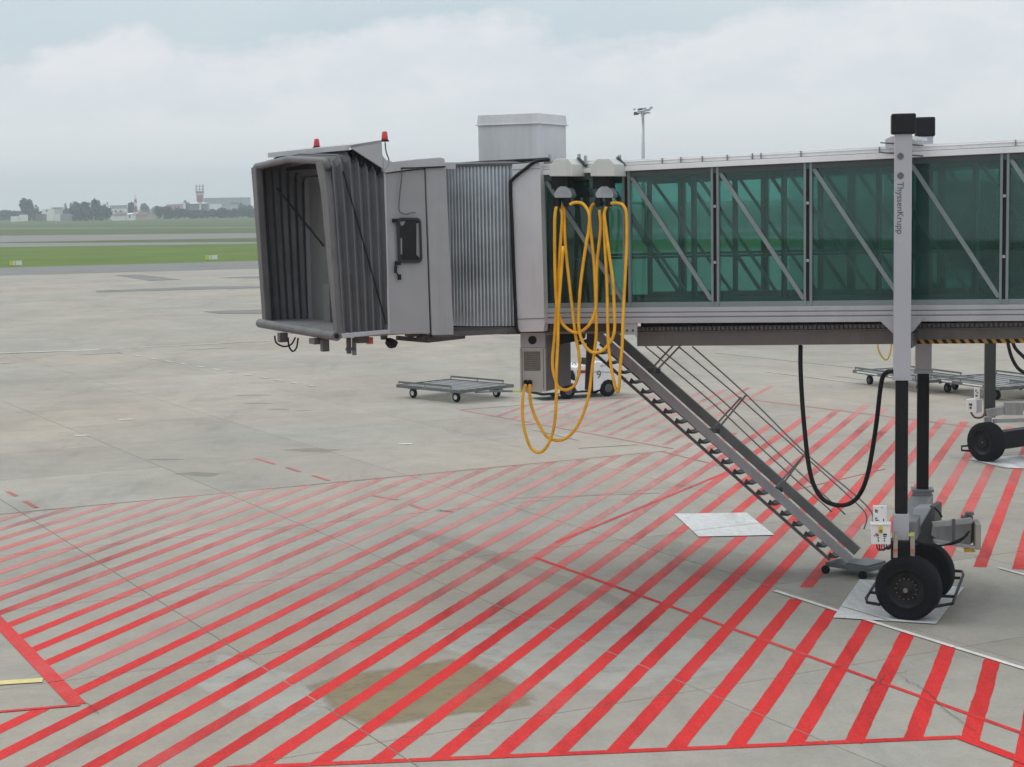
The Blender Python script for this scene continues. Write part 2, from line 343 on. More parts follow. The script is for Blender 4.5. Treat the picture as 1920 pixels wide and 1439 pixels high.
# ================================================================== GROUND
th=R(-62.5); SD=Vector((math.cos(th),math.sin(th),0)); ND=Vector((-SD.y,SD.x,0))     # slab joint directions
S0,SP=-22.9,5.65; N0,NP=9.75,5.35
def sn(p): return (p[0]*SD.x+p[1]*SD.y, p[0]*ND.x+p[1]*ND.y)
def xy(s,n,z=0): q=SD*s+ND*n; return Vector((q.x,q.y,z))
def flat(name,pts,z,m,parent=None,kind='structure',label=None,wear_fade=0):
    bm=nb(); bm.faces.new([bm.verts.new((p[0],p[1],z)) for p in pts]); o=obj(name,bm,m,parent)
    if parent is None: o['kind']=kind
    if label: o['label']=label
    if o.data.polygons[0].normal.z<0: o.data.flip_normals()
    return o
conc=concrete('apron concrete',(.362,.336,.290),False); slabm=concrete('slab concrete',(.362,.336,.290),True)
asph=concrete('asphalt',(.20,.20,.192),False,.7); palec=concrete('pale taxiway concrete',(.215,.215,.195),False,.6)
def grassmat(name,a,b):
    m=mat(name,a,.9,var=.0,scale=.02); t=m.node_tree; bs=t.nodes['Principled BSDF']
    g=t.nodes.new('ShaderNodeNewGeometry'); n=t.nodes.new('ShaderNodeTexNoise'); n.inputs['Scale'].default_value=.06; n.inputs['Detail'].default_value=10; n.inputs['Roughness'].default_value=.7
    t.links.new(g.outputs['Position'],n.inputs[0]); r=t.nodes.new('ShaderNodeValToRGB'); t.links.new(n.outputs[0],r.inputs[0]); r.color_ramp.elements[0].position=.35; r.color_ramp.elements[1].position=.65
    r.color_ramp.elements[0].color=(*a,1); r.color_ramp.elements[1].color=(*b,1); t.links.new(r.outputs[0],bs.inputs['Base Color']); bs.inputs['Specular IOR Level'].default_value=.1; return m
grassn=grassmat('mown grass',(.080,.138,.020),(.125,.178,.030)); grassf=grassmat('dry field grass',(.075,.105,.040),(.105,.135,.052))
flat('ground',[(-7000,-200),(7000,-200),(7000,9000),(-7000,9000)],-.10,grassf)
def band(name,pts0,pts1,z,m,ext=1500):
    """strip of ground between two lines, each given by two photo points"""
    a,b=G(*pts0[0]),G(*pts0[1]); c,d=G(*pts1[0]),G(*pts1[1])
    e=((b-a).normalized()+(d-c).normalized()).normalized()
    return flat(name,[a-e*ext*.35,a,b,b+e*ext,d+e*ext,d,c,c-e*ext*.35],z,m)
gl0,gl1=(0,502),(490,489)
a_=G(*gl0); b_=G(*gl1); e_=(b_-a_).normalized()
flat('apron',[(-400,-150),(1500,-150),(1500,(b_+e_*1500).y),tuple((b_+e_*1500)[:2]),tuple((a_-e_*700)[:2]),(-900,-150)][:2]+[tuple((b_+e_*1500)[:2]),tuple((a_-e_*400)[:2])],-.030,conc)
band('apron_edge_road',((0,517),(490,503.5)),((0,502),(490,489)),-.020,asph)
band('grass',((0,502),(490,489)),((0,464),(490,457.5)),-.06,grassn)
band('taxiway',((0,463.6),(490,457)),((0,442),(490,437)),-.055,palec,1800)
band('taxiway_grass_strip',((0,456),(490,453.5)),((0,454),(490,446)),-.05,grassf,900)
band('far_road',((0,429.2),(490,427.2)),((0,428.0),(490,426.2)),-.055,palec,2500)
def patch(px,name='asphalt_repair',m=None,z=-.012): return flat(name,[G(x,y) for x,y in px],z,m or asph)
patch([(214,516),(262,515),(340,524),(282,527)]); patch([(180,548),(490,540),(490,537),(395,537),(180,545)]); patch([(380,584),(500,580),(500,588),(412,588)]); patch([(405,521),(490,518),(490,522)])
# slabs one by one where their joints can be seen; recessed dark joints
cells=[]
for i in range(-13,3):
    for j in range(-8,12):
        s0=S0+i*SP; n0=N0+j*NP
        cs=[xy(s0+SP/2,n0+NP/2)]+[xy(s0+a*SP,n0+b*NP) for a in (0,1) for b in (0,1)]
        vis=False
        for c in cs:
            if c.y>4 and abs(c.x)/c.y<.32 and 15<c.y<100: vis=True
        if vis and len(cells)<290: cells.append((i,j))
bed=nb()
for (i,j) in cells:
    s0=S0+i*SP; n0=N0+j*NP
    bed.faces.new([bed.verts.new(xy(s0+a*SP,n0+b*NP,-.022)) for a,b in ((0,0),(1,0),(1,1),(0,1))])
bmesh.ops.remove_doubles(bed,verts=bed.verts,dist=.01)
jointm=mat('joint sealant',(.06,.058,.055),.8,var=.3,scale=3)
slabroot=empty('concrete_pavement',(0,0,0),kind='structure')
bo=obj('joint_bed',bed,jointm,slabroot)
def slabmesh(i,j):
    bm=nb(); g=.010; a,b=SP-g*2,NP-g*2
    top=[(0,0),(a,0),(a,b),(0,b)]; ch=.006
    v0=[bm.verts.new(SD*x+ND*y+Vector((0,0,-.05))) for x,y in top]
    v1=[bm.verts.new(SD*x+ND*y+Vector((0,0,-ch))) for x,y in top]
    v2=[bm.verts.new(SD*(x+(ch if x==0 else -ch))+ND*(y+(ch if y==0 else -ch))) for x,y in top]
    bm.faces.new(v2)
    for A_,B_ in ((v0,v1),(v1,v2)):
        for k in range(4): bm.faces.new((A_[k],A_[(k+1)%4],B_[(k+1)%4],B_[k]))
    return bm
proto=obj('slab',slabmesh(0,0),slabm,slabroot)
tones={}
for px,py,t in ((1150,1240,1.13),(700,1150,.97),(930,1290,.98),(300,1330,.95),(1600,1250,1.02),(1400,1060,.90),(600,870,.97),(1350,1290,1.05),(90,880,.92),(250,950,1.05)):
    s,n=sn(G(px,py)); tones[(math.floor((s-S0)/SP),math.floor((n-N0)/NP))]=t
rs=random.Random(3)
for q,(i,j) in enumerate(cells):
    o=proto if q==0 else proto.copy()
    if q: COL.objects.link(o); o.parent=slabroot
    o.location=xy(S0+i*SP+.010,N0+j*NP+.010)
    t=tones.get((i,j),1+rs.uniform(-.055,.05)); w=rs.uniform(-.012,.012); o.color=(t*(1+w),t,t*(1-w),1)
# ---- paint, cut at the slab joints
def clip(poly,a,b,c):
    o=[]
    for i in range(len(poly)):
        p,q=poly[i],poly[(i+1)%len(poly)]; dp=a*p[0]+b*p[1]-c; dq=a*q[0]+b*q[1]-c
        if dp>=0: o.append(p)
        if (dp>=0)!=(dq>=0):
            t=dp/(dp-dq); o.append((p[0]+(q[0]-p[0])*t,p[1]+(q[1]-p[1])*t))
    return o
def paintpoly(name,pts,z,m,parent,wearf,gap=.013,split=True):
    P=[sn(p) for p in pts]; bm=nb(); lay=bm.verts.layers.float.new('wear_fade')
    i0=math.floor((min(p[0] for p in P)-S0)/SP); i1=math.floor((max(p[0] for p in P)-S0)/SP)
    j0=math.floor((min(p[1] for p in P)-N0)/NP); j1=math.floor((max(p[1] for p in P)-N0)/NP)
    if not split: i0=i1=j0=j1=0
    for i in range(i0,i1+1):
        for j in range(j0,j1+1):
            q=P
            if split:
                s0=S0+i*SP+gap; s1=S0+(i+1)*SP-gap; n0=N0+j*NP+gap; n1=N0+(j+1)*NP-gap
                q=clip(q,1,0,s0); q=q and clip(q,-1,0,-s1); q=q and clip(q,0,1,n0); q=q and clip(q,0,-1,-n1)
            if not q or len(q)<3: continue
            ar=abs(sum(q[k][0]*q[(k+1)%len(q)][1]-q[(k+1)%len(q)][0]*q[k][1] for k in range(len(q))))/2
            if ar<.0005: continue
            vs=[]
            for s,n in q:
                w=xy(s,n,z); v=bm.verts.new(w); v[lay]=wearf(w); vs.append(v)
            f=bm.faces.new(vs)
            f.normal_update()
            if f.normal.z<0: f.normal_flip()
    if not bm.faces: bm.free(); return None
    me=bpy.data.meshes.new(name); bm.to_mesh(me); bm.free(); me.materials.append(m)
    o=bpy.data.objects.new(name,me); COL.objects.link(o)
    if parent: o.parent=parent
    return o
def smooth(a,b,x): t=max(0,min(1,(x-a)/(b-a))); return t*t*(3-2*t)
def wear_haze_red(p):  # real wear mixed with distance haze and glare, both painted into the colour
    left=.10+.38*smooth(31,37,p.y)+.36*smooth(38,45,p.y)+.1*smooth(50,58,p.y)
    right=.06+.18*smooth(33,38,p.y)+.17*smooth(43,52,p.y)+.3*smooth(58,64,p.y)
    k=smooth(1.5,5,p.x-(p.y-38)*.12)
    return left*(1-k)+right*k
def line(name,a,b,w,z,m,parent,wf=wear_haze_red,m2=None):
    a,b=Vector(a),Vector(b); d=(b-a).normalized(); n=Vector((-d.y,d.x,0))*w/2
    return paintpoly(name,[a+n,b+n,b-n,a-n],z,m,parent,wf)
hatch=empty('red_hatching',(0,0,0),kind='structure')
K0=G(1156,1407); BD=Vector((math.cos(R(4.8)),math.sin(R(4.8)),0)); HD=Vector((math.cos(R(71.3)),math.sin(R(71.3)),0)); HN=Vector((-HD.y,HD.x,0))
def corr(x,y):   # the photographed stripes drift slightly off the ideal family at far left
    return .033*max(0,1080-x)
def proj(p):
    v=Vector(p)-EYE; w=v.dot(_f); return 960+CF*v.dot(_R)/w,719.5-CF*v.dot(_U)/w
def stripe_pt(k,y):
    base=K0+BD*(k*.832); lo_,hi=-30.,140.
    for _ in range(50):
        m_=(lo_+hi)/2; 
        if proj(base+HD*m_)[1]>y: lo_=m_
        else: hi=m_
    x=proj(base+HD*m_)[0]; return G(x+corr(x,y),y)
def linex(p0,p1,k,ylo,yhi):
    """photo y where stripe k meets the line p0-p1"""
    f=lambda y:(lambda g:(g[0]-p0[0])*(p1[1]-p0[1])-(g[1]-p0[1])*(p1[0]-p0[0]))(proj(stripe_pt(k,y)))
    a,b=f(ylo),f(yhi)
    if a*b>0: return None
    for _ in range(40):
        m_=(ylo+yhi)/2
        if f(m_)*a>0: ylo=m_
        else: yhi=m_
    return ylo
FAR={-9:849,-8:830,-7:812,-6:797,-5:781,-4:768,-3:760,-2:766,-1:773,0:779,1:786,2:791,3:796,4:801,5:805,6:809}
def add_stripe(k,y0,y1,w=.255,extra=0.,shift=0.):
    if y0-y1<6: return
    a,b=stripe_pt(k,y0),stripe_pt(k,y1); d=(b-a).normalized(); n=Vector((-d.y,d.x,0))*w/2
    # ragged, slightly different ends and widths, like hand-rolled repainting
    rr=random.Random(k*7+int(y0)); e0=rr.uniform(-.05,.05); e1=rr.uniform(-.05,.05)
    LL=(b-a).length; m_=max(2,int(LL/.22)); jit=lambda: rr.gauss(0,.0035)
    wob=lambda t: .005*math.sin(t*9+k)+.003*math.sin(t*23+k*3)
    up_=[a+d*(LL*i/m_)+n*(1+(jit()+wob(i/m_))/(w/2))+d*(e0 if i==0 else 0) for i in range(m_+1)]
    dn_=[a+d*(LL*i/m_)-n*(1+(jit()+wob(i/m_+.3))/(w/2))-d*(e0 if i==0 else 0) for i in range(m_+1)]
    paintpoly('stripe',up_+dn_[::-1],.004,RED,hatch,lambda p:min(1,wear_haze_red(p)+extra))
for k in range(-30,7):
    ytop=FAR.get(k)
    if ytop is None: ytop=linex((0,966),(1250,846),k,1430,845)
    if ytop is None: continue
    extra={-13:.42,-20:.15,-5:-.05,-21:.15,-8:.1,3:.12,4:.1}.get(k,0)
    if k<=-12:
        y0=linex((0,1170),(148,1324),k,1430,ytop) if k>=-18 else 1300
        if y0 is None: y0=1400
        add_stripe(k,y0,ytop,extra=extra)
        if k>=-16:
            y1=linex((0,1337),(148,1324),k,1500,1300)
            if y1: add_stripe(k,1560,y1)
    elif k<=1:
        yb=1500 if k<-6 else linex((600,1434),(1803,1384),k,1480,1340) or 1430
        if k==1:
            add_stripe(k,yb,1124); add_stripe(k,1102,ytop,extra=.1)
        else: add_stripe(k,yb,ytop,extra=extra)
    else:
        yb=linex((600,1434),(1803,1384),k,1480,1340) if k<=5 else linex((1803,1384),(1930,1428),k,1480,1340)
        yw=linex((1455,1110),(1920,1255),k,1350,1100)
        if yw: add_stripe(k,yb or 1400,yw)
        ys={2:1060,3:1075,4:1075,5:1064,6:1068}[k]
        add_stripe(k,ys,ytop,extra=extra)
add_stripe(7,1440,linex((1455,1110),(1920,1255),7,1420,1100) or 1250)
# the faint hatched patch beyond, by the baggage tractor
for k in range(-19,-8):
    ya=linex((862,769),(1140,816),k,900,700); yb=linex((862,769),(1190,744),k,900,700)
    if ya and yb: add_stripe(k,max(ya,yb),min(ya,yb),w=.2,extra=.0)
def bl(p0,p1,w,z=.0085,wf=wear_haze_red,m=RED,name='border_line',par=None):
    return line(name,G(*p0),G(*p1),w,z,m,par if par is not None else hatch,wf)
W0=lambda p:.05
Wm=lambda p:.35
Wh=lambda p:.62
bl((425,1441),(1803,1383),.155); bl((1798,1382),(1990,1455),.21,z=.0125)
bl((-40,1128),(146,1322),.26,wf=lambda p:.22); bl((-40,1339),(150,1323),.11,z=.0125,wf=lambda p:.2)
bl((1003,1046),(1925,1379),.10,wf=lambda p:.12)
bl((1042,1018),(1372,882),.11,wf=lambda p:.30); bl((862,769),(1190,745),.08,wf=Wh); bl((862,769),(1262,842),.09,wf=Wh)
bl((1240,847),(1375,880),.08,wf=Wh); bl((1385,747),(1830,802),.14,wf=Wh); bl((1470,924),(1660,880),.05,wf=Wm); bl((960,935),(1240,925),.04,wf=Wh)
bl((-20,967),(1250,846),.05,wf=Wh)
for a,b in (((14,922),(31,931)),((46,940),(69,953)),((480,860),(515,871)),((538,877),(562,885)),((586,892),(617,902)),((700,930),(745,938)),((770,947),(800,957))): bl(a,b,.12,wf=lambda p:.52,name='dash')
lines=empty('stand_markings',(0,0,0),kind='structure')
def wl(a,b,w,m=WHT,wf=Wm,z=.0165,name='painted_line'): return bl(a,b,w,z,wf,m,name,lines)
wl((1453,1109),(1600,1156),.11,wf=W0); wl((1600,1156),(1990,1277),.11,wf=W0); wl((1873,1066),(1990,1098),.11,wf=W0)
wl((-60,1286),(80,1277),.26,YEL,lambda p:.0)
wl((-30,664),(186,656),.30,wf=lambda p:.3); wl((222,654),(506,640),.30,wf=lambda p:.3); wl((145,666),(225,662),.2,wf=Wh); wl((345,657),(425,653),.2,wf=Wh); wl((0,682),(20,681),.2)
for q in range(13):
    x=222+q*29.5; y=662+q*5.1; wl((x,y),(x+13,y+2.2),.16,wf=Wm,name='dash')
for x,y in ((205,586),(140,818),(222,788),(747,834),(310,577)): wl((x,y),(x+26,y-1),.22,wf=lambda p:.2,name='dash')
wl((1085,841),(1196,834),.10,YEL,Wh); wl((960,797),(1000,796),.1,wf=Wh); wl((1000,806),(1085,826),.09,wf=Wh)
wl((1340,662),(1600,690),.12,wf=Wh); wl((1430,697),(1670,727),.12,wf=Wm); wl((1570,706),(1900,752),.1,YEL,Wh); wl((520,627),(720,612),.2,wf=Wh); wl((900,625),(972,636),.1,wf=Wh)
# white pads: one for the parked wheels, one spare
def pad(px,label):
    o=paintpoly('wheel_pad_marking',[G(*p) for p in px],.0205,MATP,lines,lambda p:.26); o['label']=label
pad([(1264,965),(1400,963),(1452,1005),(1310,1008)],'white painted rectangle beside the foot of the stairs')
pad([(1612,1088),(1808,1103),(1755,1172),(1562,1160)],'white painted rectangle under the big wheels')
pad([(1815,862),(1960,852),(1990,884),(1880,878)],'white painted rectangle under the wheel of the farther bridge')
# stains and dark patches
def stain(name,px,m,z=.0022,inner=.55,edge=-.1):
    P=[G(*p) for p in px]; c=sum(P,Vector())/len(P); bm=nb(); lay=bm.verts.layers.float.new('wear_fade')
    vc=bm.verts.new((c.x,c.y,z)); vc[lay]=1.05
    mid=[]; ou=[]
    for p in P:
        v=bm.verts.new(Vector((c.x+(p.x-c.x)*.8,c.y+(p.y-c.y)*.8,z))); v[lay]=.98; mid.append(v)
        v=bm.verts.new(Vector((c.x+(p.x-c.x)*1.06,c.y+(p.y-c.y)*1.06,z))); v[lay]=.1; ou.append(v)
    n=len(P)
    for i in range(n):
        j=(i+1)%n; bm.faces.new((vc,mid[i],mid[j])); bm.faces.new((mid[i],ou[i],ou[j],mid[j]))
    o=obj(name,bm,m); o['kind']='structure'
    if o.data.polygons[0].normal.z<0: o.data.flip_normals()
    return o
sandm=stainmat('ochre sand stain',(.28,.225,.13),.74,scale=1.6); darkpatch=stainmat('dark ground patch',(.17,.15,.125),.11); palest=stainmat('pale cement stain',(.50,.49,.45),.55)
stain('sand_stain',[(552,1285),(640,1262),(767,1243),(855,1230),(917,1248),(965,1270),(1015,1298),(1010,1325),(880,1345),(760,1362),(680,1374),(625,1350),(590,1315)],sandm)
stain('dark_patch',[(1500,1080),(1640,1050),(1850,1070),(1900,1110),(1850,1180),(1700,1190),(1560,1150),(1480,1120)],darkpatch,.0112)  # shade beneath the bogie, painted onto the ground as a dark sheet
stain('dark_patch',[(735,978),(860,1010),(1000,1060),(1120,1100),(1240,1155),(1180,1150),(1080,1112),(960,1075),(830,1025),(740,995)],darkpatch,.0116)  # narrow diagonal band, darker than the ground around it
stain('dark_patch',[(1250,1010),(1420,1040),(1520,1080),(1400,1110),(1280,1080),(1200,1040)],darkpatch,.0120)
stain('pale_stain',[(765,1195),(900,1160),(1090,1150),(1300,1180),(1500,1240),(1300,1300),(1100,1310),(1000,1290),(920,1245),(820,1225)],palest,.0010)
stain('pale_stain',[(400,1215),(560,1260),(640,1330),(560,1370),(420,1340),(350,1280)],palest,.0010)
faint=stainmat('faint oil stain',(.17,.165,.145),.22)
for c,w,h in (((310,862),38,4),((375,890),48,7),((480,757),32,3),((525,768),24,3),((470,742),40,3),((570,770),18,2),((590,845),60,6),((1690,990),60,14)):
    stain('oil_spot',[(c[0]+w*math.cos(a)*(1+.3*math.sin(3*a+w)),c[1]+h*.55*math.sin(a)*(1+.4*math.cos(2*a+w))) for a in [i*math.pi/5 for i in range(10)]],faint,.0018)
crackm=mat('crack filler',(.07,.068,.062),.9)
def crack(pts,w=.010):
    rr=random.Random(int(pts[0][0])); P=[G(*p) for p in pts]; q=[]
    for a,b in zip(P,P[1:]):
        for t in range(6): q.append(a.lerp(b,t/6)+Vector((rr.uniform(-.04,.04),rr.uniform(-.05,.05),0)))
    q.append(P[-1]); bm=nb()
    vs=[]
    for i,p in enumerate(q):
        d=(q[min(i+1,len(q)-1)]-q[max(i-1,0)]).normalized(); n=Vector((-d.y,d.x,0))*w*rr.uniform(.3,.8)
        vs.append((bm.verts.new((p.x+n.x,p.y+n.y,.0255)),bm.verts.new((p.x-n.x,p.y-n.y,.0255))))
    for a,b in zip(vs,vs[1:]): bm.faces.new((a[0],a[1],b[1],b[0]))
    o=obj('pavement_crack',bm,crackm); o['kind']='structure'
crack([(1683,1270),(1725,1290),(1790,1350),(1830,1372)]); crack([(820,958),(850,961)],.05); crack([(165,1322),(185,1341)]); crack([(1628,1300),(1660,1268),(1700,1262)])
crack([(300,1362),(345,1357)])
# ================================================================== JET BRIDGE
TW=Wall((7.0,32.6),(math.cos(R(25)),-math.sin(R(25))))     # near wall of the tunnel
u,n_=TW.u,TW.n; TWD=3.2
bridge=empty('jet_bridge',(7.2,33.4,0),'long glass-walled passenger boarding bridge with grey cab and two lifting columns','jet bridge')
J=lambda name,bm,m,par=None,smooth=False: obj(name,bm,m,par or bridge,smooth)
s_at=lambda x,y=450: TW.sz(x,y)[0]
# heights along the tunnel (it climbs to the right): z as linear function of s
def zl(pa,pb):
    (s1,z1),(s2,z2)=TW.sz(*pa),TW.sz(*pb); return lambda s: z1+(z2-z1)*(s-s1)/(s2-s1)
Ztop=zl((1170,300),(1920,261)); Zcap=zl((1170,321.5),(1900,287)); Zgt=zl((1170,333),(1900,299)); Zgb=zl((1200,577),(1900,571.5)); Zbot=zl((1200,606),(1700,603))
SL=TW.sz(960,450)[0]; SR=TW.sz(1920,450)[0]+9.0
S20=TW.sz(1020,450)[0]
def run(bm,s0,s1,zf0,zf1,o0,o1,mi=0,seg=1):
    pts=[]
    for o in (o0,o1):
        pts+= [TW.P(s0,zf0(s0),o),TW.P(s1,zf0(s1),o),TW.P(s1,zf1(s1),o),TW.P(s0,zf1(s0),o)]
    hexa(bm,pts,mi)
off=lambda f,d: (lambda s: f(s)+d)
lerpf=lambda f,g,t:(lambda s: f(s)*(1-t)+g(s)*t)
# roof: pan + stepped edge mouldings
bm=nb(); run(bm,SL+.4,SR,off(Ztop,-.06),off(Ztop,-.01),.12,TWD-.12); J('roof_deck',bm,grey)
for nm,oo,sg in (('roof_edge',0,-1),('roof_edge',TWD,1)):
    bm=nb()
    run(bm,SL,SR,lerpf(Zcap,Ztop,.50),Ztop,oo-.05*sg*0-.02,oo+.10) if sg<0 else run(bm,SL,SR,lerpf(Zcap,Ztop,.5),Ztop,oo-.10,oo+.02)
    e=-.07 if sg<0 else .07
    lo2,hi2=sorted((oo+e,oo+e*.1)) 
    run(bm,SL,SR,off(Zcap,.0),lerpf(Zcap,Ztop,.46),min(oo+e,oo+.02),max(oo+e,oo-.02) if sg>0 else oo+.06)
    run(bm,SL,SR,lerpf(Zcap,Ztop,.78),lerpf(Zcap,Ztop,.84),min(oo+e*.6,oo),max(oo+e*.6,oo))
    bevel(J(nm,bm,mat('roof edge white',(.80,.80,.80),.4,var=.07,scale=1.2,dirt=(.42,.41,.39,.3))),.008)
for i,px in enumerate((1243,1278,1318,1365,1412,1428,1503,1650,1905)):
    bm=nb(); s=TW.sz(px,280)[0]; box(bm,TW.P(s,Ztop(s)-.09,-.045),u,(.014,.035,.17)); J('roof_seam',bm,midgrey)
# bottom rails
for oo,sg in ((0,-1),(TWD,1)):
    bm=nb(); a,b=(oo-.06,oo+.08) if sg<0 else (oo-.08,oo+.06)
    run(bm,SL+.08,SR,off(Zbot,0),lerpf(Zbot,Zgb,.34),a-(.02 if sg<0 else 0),b+(.02 if sg>0 else 0)); run(bm,SL+.08,SR,lerpf(Zbot,Zgb,.42),lerpf(Zbot,Zgb,.66),a,b); run(bm,SL+.08,SR,lerpf(Zbot,Zgb,.72),Zgb,a,b)
    run(bm,SL+.08,SR,off(Zbot,.002),off(Zgb,-.01),oo-.02,oo+.02)
    bevel(J('bottom_rail',bm,grey),.006)
bm=nb(); run(bm,SL+.1,SR,off(Zbot,.05),off(Zbot,.16),.10,TWD-.10); J('floor_plate',bm,darkgrey)
# side frames, glass, posts, braces: near and far wall
bays=[1016,1175,1341,1515,1697,1883]; sb=[TW.sz(x,450)[0] for x in bays]; sb+=[sb[-1]+(sb[-1]-sb[-2])*(i+1) for i in range(5)]
for wi,oo in enumerate((.03,TWD-.03)):
    for fz0,fz1,m,dp in ((Zgt,Zcap,darkteal,.09),(Zgb,off(Zgb,.10),frameteal,.07)):
        bm=nb(); run(bm,S20,SR,fz0,off(fz1,-.002),oo-dp/2,oo+dp/2); J('wall_beam',bm,m)
    for i,s in enumerate(sb[:-1]):
        for d in (-.055,.055):
            if i==0 and d<0: continue
            bm=nb(); a=s+d; hexa(bm,[TW.P(a-.022,Zgb(a)+.004,oo-.05),TW.P(a+.022,Zgb(a)+.004,oo-.05),TW.P(a+.022,Zgb(a)+.004,oo+.05),TW.P(a-.022,Zgb(a)+.004,oo+.05),
                 TW.P(a-.022,Zcap(a)-.004,oo-.05),TW.P(a+.022,Zcap(a)-.004,oo-.05),TW.P(a+.022,Zcap(a)-.004,oo+.05),TW.P(a-.022,Zcap(a)-.004,oo+.05)])
            J('post',bm,frameteal)
        bm=nb(); box(bm,TW.P(s,(Zgb(s)+Zcap(s))/2,oo),u,(.064,.05,Zcap(s)-Zgb(s)-.03)); 
        J('post_gasket',bm,black)
        for t in (.32,.72): bm=nb(); box(bm,TW.P(s,Zgb(s)*(1-t)+Zcap(s)*t,oo-.052),u,(.05,.02,.05)); J('clamp',bm,galv)
        e=sb[i+1]; a,b=TW.P(s+.085,Zgt(s)+.02,oo-.0),TW.P(e-.085,Zgb(e)+.13,oo-.0)
        bm=nb(); bar(bm,a,b,.045,.075,up=(0,0,1)); J('diagonal_brace',bm,frameteal)
        bm=nb(); g0,g1=s+.08,e-.08; oz=oo+(.03 if wi==0 else -.03)
        hexa(bm,[TW.P(g0,Zgb(g0)+.10,oz-.006),TW.P(g1,Zgb(g1)+.10,oz-.006),TW.P(g1,Zgb(g1)+.10,oz+.006),TW.P(g0,Zgb(g0)+.10,oz+.006),
                 TW.P(g0,Zgt(g0),oz-.006),TW.P(g1,Zgt(g1),oz-.006),TW.P(g1,Zgt(g1),oz+.006),TW.P(g0,Zgt(g0),oz+.006)])
        J('glass_pane',bm,teal)
# inside the tunnel: inner section frames, handrail, ceiling lamp housings
ib=[TW.sz(x,450)[0] for x in (1118,1288,1458,1637,1819,2012)]; ib+=[ib[-1]+1.9*(k+1) for k in range(4)]
innerp=mat('inner section frame',(.17,.19,.19),.5,var=.15); zin=lambda q:Zgb(q)+.10
for oo in (.34,TWD-.34):
    for i,q in enumerate(ib[:-1]):
        e=ib[i+1]
        bm=nb(); bar(bm,TW.P(q,zin(q)+.03,oo),TW.P(q,Zgt(q)-.03,oo),.045,.06,up=(1,0,0)); J('inner_post',bm,darkteal)
        bm=nb(); bar(bm,TW.P(q+.06,zin(q)+.03,oo-.01),TW.P(q+.06,Zgt(q)-.03,oo-.01),.04,.05,up=(1,0,0)); J('inner_post',bm,innerp)
        bm=nb(); bar(bm,TW.P(q+.12,Zgt(q)-.06,oo),TW.P(e-.06,zin(e)+.06,oo),.04,.06); J('inner_brace',bm,innerp)
        if i>=2:
            g0,g1=q+.10,e-.05; bm=nb(); oz=oo+(.05 if oo<1 else -.05)
            hexa(bm,[TW.P(g0,zin(g0)+.06,oz-.005),TW.P(g1,zin(g1)+.06,oz-.005),TW.P(g1,zin(g1)+.06,oz+.005),TW.P(g0,zin(g0)+.06,oz+.005),TW.P(g0,Zgt(g0)-.05,oz-.005),TW.P(g1,Zgt(g1)-.05,oz-.005),TW.P(g1,Zgt(g1)-.05,oz+.005),TW.P(g0,Zgt(g0)-.05,oz+.005)])
            J('inner_glass_pane',bm,innerglass)
    bm=nb(); run(bm,ib[0],SR,off(Zgb,.105),off(Zgb,.17),oo-.03,oo+.03); J('inner_rail',bm,innerp)
    bm=nb(); run(bm,ib[0],SR,off(Zgt,-.10),off(Zgt,-.03),oo-.03,oo+.03); J('inner_rail',bm,darkteal)
for o in (.36,TWD-.36):
    bm=nb(); tube(bm,[TW.P(S20+.2,Zgb(S20)+.95,o),TW.P(SR,Zgb(SR)+.95,o)],.025,6); J('handrail',bm,darkgrey)
bm=nb(); run(bm,S20,SR,off(Zgt,-.02),off(Zgt,.02),.15,TWD-.15); J('ceiling',bm,midgrey)
# underframe: deep channel beam below the floor
bs0=TW.sz(1194,630,.45)[0]; zb0=TW.sz(1210,617,.45)[1]
bm=nb(); zA=lambda s: Zbot(s)-.10; zB=zl((1210,650),(1660,646))
zBB=lambda s: TW.sz(1210,650,.45)[1]+(TW.sz(1660,647,.45)[1]-TW.sz(1210,650,.45)[1])*(s-bs0)/4.4
run(bm,bs0,SR,zBB,lambda s:zBB(s)+.26,.45,TWD-.45); run(bm,bs0,SR,lambda s:zBB(s)+.26,lambda s:zBB(s)+.29,.38,.60)
bevel(J('underframe_beam',bm,mat('underframe grey brown',(.15,.143,.135),.55,var=.15,dirt=(.09,.08,.07,.5))),.01)
bm=nb(); run(bm,bs0+.02,SR,lambda s:zBB(s)+.29,lambda s:Zbot(s)+.04,.62,TWD-.62); J('underframe_web',bm,black)
perf=mat('perforated tray steel',(.16,.155,.155),.5,metal=.3,var=.2,scale=30)
bm=nb()
for i in range(150):
    s=bs0+.05+i*.085; 
    if s<SR-.2: run(bm,s,s+.05,lambda q:zBB(q)+.30,lambda q:zBB(q)+.365,.40,.44)
run(bm,bs0,SR,lambda q:zBB(q)+.291,lambda q:zBB(q)+.375,.44,.46)
J('cable_tray',bm,perf)['kind']='stuff'
# hazard tape under the beam at right: black and yellow slanting blocks
hz0=TW.sz(1712,640,.45)[0]
for i in range(34):
    bm=nb(); s=hz0+i*.16; z0=lambda q:zBB(q)+.004; sh=.05
    pts=[TW.P(s,zBB(s)-.0,.442),TW.P(s+.078,zBB(s),.442),TW.P(s+.078-sh,zBB(s)+.075,.442),TW.P(s-sh,zBB(s)+.075,.442)]
    prism(bm,pts,n_*.006); J('hazard_block',bm,mat('hazard yellow',(.50,.25,.02),.6,var=.3))
    bm=nb(); s+=.08
    pts=[TW.P(s,zBB(s)-.0,.442),TW.P(s+.078,zBB(s),.442),TW.P(s+.078-sh,zBB(s)+.075,.442),TW.P(s-sh,zBB(s)+.075,.442)]
    prism(bm,pts,n_*.006); J('hazard_block',bm,black)
